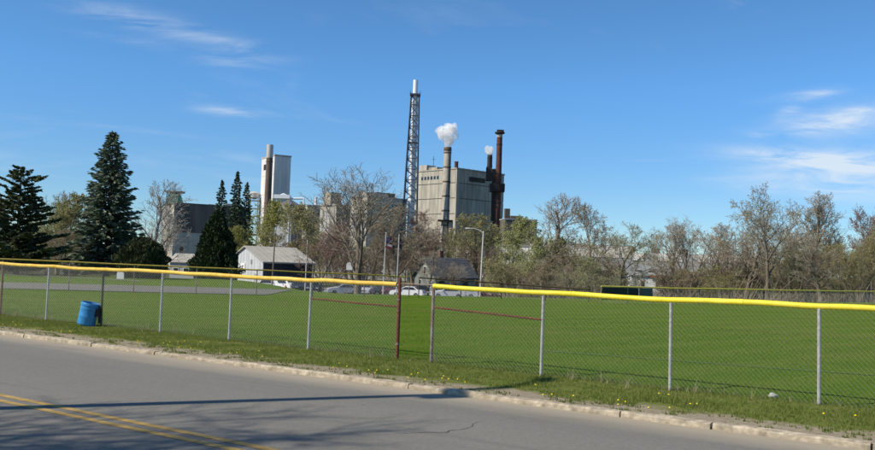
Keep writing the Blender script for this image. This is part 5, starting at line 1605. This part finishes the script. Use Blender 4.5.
def car(px, py_base, Y, kind, paint, rz, label):
    X = col_x(px, Y); z = gz(X, Y) + 0.03
    root = thing('parked_car' if kind != 'van' else 'parked_van', label, 'car' if kind != 'van' else 'van', (X, Y, z), rz, 'cars parked below the ball field')
    P = car_parts(kind)
    P['body'].build('body', M[paint], root, True)
    for g in P['sides']: g.build('side_window', M['glass'], root)
    P['ends'][0].build('windscreen', M['glass'], root); P['ends'][1].build('rear_window', M['glass'], root)
    for sx_ in (-1, 1):
        for sy_ in (-1, 1):
            y = sy_ * (P['hw'] - 0.10)
            prof = [(0.20, -0.10), (0.30, -0.11), (0.325, -0.08), (0.325, 0.08), (0.30, 0.11), (0.20, 0.10)]
            w = MB().lathe(prof, 16).build('wheel', M['tyre'], root, True); w.location = (sx_ * P['wb'], y, 0.325); w.rotation_euler = (R(90), 0, 0)
            MB().lathe([(0.02, -0.085), (0.205, -0.09), (0.205, 0.09), (0.02, 0.085)], 14).build('rim', M['rim'], w, True)
    for s in (-1, 1):
        MB().box((P['fx'] - 0.02, s * P['hw'] * 0.68, 0.70), (0.10, 0.36, 0.14)).build('headlight', M['lamp_clear'], root)
        MB().box((P['rx'] + 0.02, s * P['hw'] * 0.74, 0.84), (0.10, 0.28, 0.18)).build('tail_light', M['lamp_red'], root)
        MB().box((0.72, s * (P['hw'] + 0.07), 1.02), (0.14, 0.16, 0.11)).build('mirror', M[paint], root)
    MB().box((P['fx'] + 0.03, 0, 0.46), (0.10, P['hw'] * 1.86, 0.16)).build('bumper', M[paint], root)
    MB().box((P['rx'] - 0.03, 0, 0.48), (0.10, P['hw'] * 1.86, 0.18)).build('bumper', M[paint], root)
    MB().box((P['fx'] + 0.05, 0, 0.66), (0.05, P['hw'] * 0.9, 0.12)).build('grille', M['dark_metal'], root)
    MB().box((P['rx'] - 0.05, 0, 0.70), (0.05, 0.5, 0.12)).build('number_plate', M['flag_white'], root)
    return root


for a in [(267.5, 0, 118, 'hatch', 'car_white', R(-88), 'small white hatchback facing the field before the shed'),
          (285.5, 0, 121, 'van', 'car_white', R(-40), 'white van parked beside the orange cone at the shed'),
          (299, 0, 120, 'sedan', 'car_black', R(-70), 'black sedan parked between the white van and the shed corner'),
          (314, 0, 117, 'hatch', 'car_black', R(-84), 'black hatchback parked under the shed corner pole'),
          (344, 0, 114, 'sedan', 'car_silver', R(200), 'silver sedan parked side-on beside the black cars'),
          (354, 0, 118, 'sedan', 'car_grey', R(-75), 'dark grey sedan close behind the side-on silver sedan'),
          (367.5, 0, 115, 'hatch', 'car_silver', R(-100), 'silver hatchback parked nose-out beside the flagpole'),
          (377, 0, 119, 'sedan', 'car_black', R(-95), 'black sedan parked right by the flagpole'),
          (390, 0, 117, 'hatch', 'car_maroon', R(-92), 'dark maroon hatchback between flagpole and white sedan'),
          (409, 0, 113, 'sedan', 'car_white', R(165), 'white sedan seen through the gate opening'),
          (422, 0, 116, 'hatch', 'car_black', R(-80), 'black hatchback next to the white sedan in the gate opening'),
          (448, 0, 114, 'sedan', 'car_white', R(190), 'white sedan parked before the dark-roofed house'),
          (463, 0, 116, 'sedan', 'car_silver', R(170), 'silver sedan parked between house and tall street lamp'),
          (484, 0, 118, 'hatch', 'car_maroon', R(-90), 'maroon hatchback beside the foot of the tall street lamp'),
          (496, 0, 118, 'sedan', 'car_maroon', R(-95), 'maroon sedan under the pale green budding tree'),
          (218, 0, 114, 'hatch', 'car_blue', R(-75), 'pale blue hatchback parked under the cedar'),
          (231, 0, 117, 'sedan', 'car_black', R(-80), 'black sedan parked between cedar and shed')]:
    car(*a)

# traffic cone by the van
p = Vector((col_x(286.5, 116), 116, 0)); p.z = gz(p.x, p.y) + 0.03
cone = thing('traffic_cone', 'orange cone standing beside the white van', 'cone', p, scale=(2.0, 2.0, 2.0))
MB().lathe([(0.15, 0.03), (0.02, 0.48), (0.016, 0.5)], 12).build('cone_body', M['orange'], cone, True)
MB().box((0, 0, 0.015), (0.38, 0.38, 0.03)).build('base', M['orange'], cone)

# white signs
for px, y0, y1, w, Y, lab in [(120.5, 271, 279, 7, 62, 'white rounded sign board on the lawn under the rounded shrub'), (349.5, 262.5, 270, 6, 108, 'white square sign on a post behind the big forked tree')]:
    top = at(px, y0, Y); z = gz(top.x, Y); h = top.z - z; ww = px_size(w, Y); hh = px_size(y1 - y0, Y)
    s = thing('sign', lab, 'sign', (top.x, Y, z))
    MB().extrude([(-ww / 2, 0, h - hh), (ww / 2, 0, h - hh), (ww / 2, 0, h - hh * 0.3), (ww * 0.3, 0, h), (-ww * 0.3, 0, h), (-ww / 2, 0, h - hh * 0.3)], (0, 0.06, 0)).build('board', M['white_clad'], s)
    for x in (-ww * 0.3, ww * 0.3): MB().tube([(x, 0.09, -0.2), (x, 0.09, h - hh * 0.4)], 0.04, 6).build('post', M['wood_pole'], s)


# ------------------------------------------------------------------ poles
def pole(name, label, cat, px, ytop, Y, r, m, lean=0.0, parts=None):
    top = at(px, ytop, Y); z = gz(top.x, Y); h = top.z - z
    root = thing(name, label, cat, (top.x, Y, z)); root.rotation_euler = (0, lean, 0)
    MB().tube([(0, 0, -0.4), (0, 0, h * 0.5), (0, 0, h)], [r, r * 0.85, r * 0.65], 10).build('pole', M[m], root, True)
    return root, h


r, h = pole('street_lamp', 'tall pale street lamp with curved arm beside the dark-roofed house', 'street lamp', 482.0, 231, 92, 0.13, 'pale_pole', R(1.2))
al = px_size(13, 92)
MB().tube([(0, 0, h - 0.25), (-al * 0.3, 0, h + 0.05), (-al * 0.75, 0, h + 0.22), (-al, 0, h + 0.20)], [0.06, 0.055, 0.05, 0.045], 8).build('arm', M['pale_pole'], r, True)
lm = MB().lathe([(0.02, -0.10), (0.13, -0.07), (0.15, 0.0), (0.10, 0.07), (0.02, 0.09)], 12).build('lamp_head', M['pale_pole'], r, True)
lm.location = (-al - 0.25, 0, h + 0.18); lm.scale = (2.6, 1.1, 1.0)
r, h = pole('flagpole', 'white flagpole with a small striped flag by the parked cars', 'flagpole', 385.2, 234, 104, 0.09, 'pale_pole', R(0.8))
for k in range(5):
    MB().add([(0.08, 0.02 * math.sin(k), h - 0.35 - k * 0.26), (0.75, 0.1, h - 0.48 - k * 0.26), (0.78, 0.1, h - 0.74 - k * 0.26), (0.08, 0.02 * math.sin(k + 1), h - 0.61 - k * 0.26)], [(0, 1, 2, 3)]).build('flag_stripe', M['flag_red' if k % 2 == 0 else 'flag_white'], r)
MB().box((0.27, 0.0, h - 0.62), (0.36, 0.12, 0.52)).build('flag_canton', M['flag_blue'], r)
MB().lathe([(0.01, 0), (0.10, 0.08), (0.10, 0.14), (0.01, 0.22)], 10, (0, 0, h)).build('finial', M['pale_pole'], r, True)
r, h = pole('flagpole', 'white flagpole with a dark limp flag by the parked cars', 'flagpole', 398.6, 234, 106, 0.09, 'pale_pole', R(0.6))
MB().extrude([(0.06, 0, h - 0.3), (0.42, 0.05, h - 0.9), (0.36, 0.05, h - 2.0), (0.16, 0, h - 1.7), (0.06, 0, h - 1.3)], (0, 0.10, 0)).build('flag', M['flag_dark'], r)
r, h = pole('utility_pole', 'thin bare pole standing in front of the shed roof', 'pole', 274.2, 233, 112, 0.11, 'wood_pole', R(1.0))
MB().box((0, 0, h - 0.35), (1.2, 0.09, 0.09)).build('crossarm', M['wood_pole'], r)
r, h = pole('utility_pole', 'thin grey pole at the dark corner of the shed', 'pole', 307.2, 240, 116, 0.10, 'pale_pole', R(0.4))
MB().box((0, 0, h - 0.3), (0.9, 0.08, 0.08)).build('crossarm', M['wood_pole'], r)
r, h = pole('utility_pole', 'thin grey pole standing in the wood behind the outfield fence', 'pole', 840.5, 266, 76, 0.05, 'rustgrey', R(0.3))
MB().box((0, 0, h - 0.2), (0.5, 0.08, 0.10)).build('crossarm', M['wood_pole'], r)
r, h = pole('utility_pole', 'pale pole with crossarm at the open end of the wood', 'pole', 871, 264, 82, 0.09, 'pale_pole')
MB().box((-0.5, 0, h - 0.1), (1.9, 0.10, 0.12)).build('crossarm', M['pale_pole'], r)
# pipe trestle behind the house
p0, p1 = at(441, 243, 185), at(500, 246, 185)
pr = thing('pipe_trestle', 'thin brown pipe trestle crossing behind the dark-roofed house', 'trestle', (p0.x, p0.y, LOW)); L = (p1 - p0).length; zt = p0.z - LOW
MB().tube([(-6, 0, zt), (L, 0, zt)], 0.16, 8).build('pipe', M['stack_brown'], pr, True)
MB().tube([(-6, 0, zt - 1.1), (L, 0, zt - 1.1)], 0.10, 8).build('pipe', M['pale_pole'], pr, True)
for k in range(4): MB().tube([(L * k / 3.2 + 0.5, 0, -0.5), (L * k / 3.2 + 0.5, 0, zt)], 0.18, 8).build('leg', M['stack_brown'], pr)

# utility pole with lamp arm on the near verge, out of frame; its shadow crosses the road
lp0 = Vector((-10.55, 8.22, 0.0)); LPH = 11.05
up = thing('utility_pole', 'wooden utility pole with lamp arm and transformer on the near verge', 'utility pole', lp0)
MB().tube([(0, 0, -0.6), (0, 0, LPH * 0.5), (0, 0, LPH + 0.25)], [0.15, 0.13, 0.105], 14).build('pole', M['wood_pole'], up, True)
can = MB().lathe([(0.04, -0.42), (0.22, -0.40), (0.24, -0.36), (0.24, 0.32), (0.20, 0.38), (0.03, 0.42)], 18).build('transformer', M['pale_pole'], up, True)
can.scale = (0.62, 0.62, 0.75); can.location = RD * 0.22 + Vector((0, 0, LPH - 0.35))
MB().tube([RD * 0.05 + Vector((0, 0, LPH - 0.5)), RD * 0.30 + Vector((0, 0, LPH - 0.5))], 0.04, 6).build('bracket', M['dark_metal'], up)
a1 = [RN * (1.75 * t) + Vector((0, 0, LPH - 0.1 + 0.60 * math.sin(t * 1.5))) for t in (0, 0.25, 0.5, 0.75, 1.0)]
MB().tube(a1, [0.11, 0.11, 0.10, 0.08, 0.055], 8).build('lamp_arm', M['steel'], up, True)
lh = MB().lathe([(0.02, -0.09), (0.12, -0.06), (0.15, 0.0), (0.10, 0.08), (0.02, 0.10)], 14).build('lamp_head', M['pale_pole'], up, True)
lh.location = a1[-1] + RN * 0.2; lh.scale = (2.3, 1.0, 1.0); lh.rotation_euler = (0, 0, math.atan2(RN.y, RN.x))
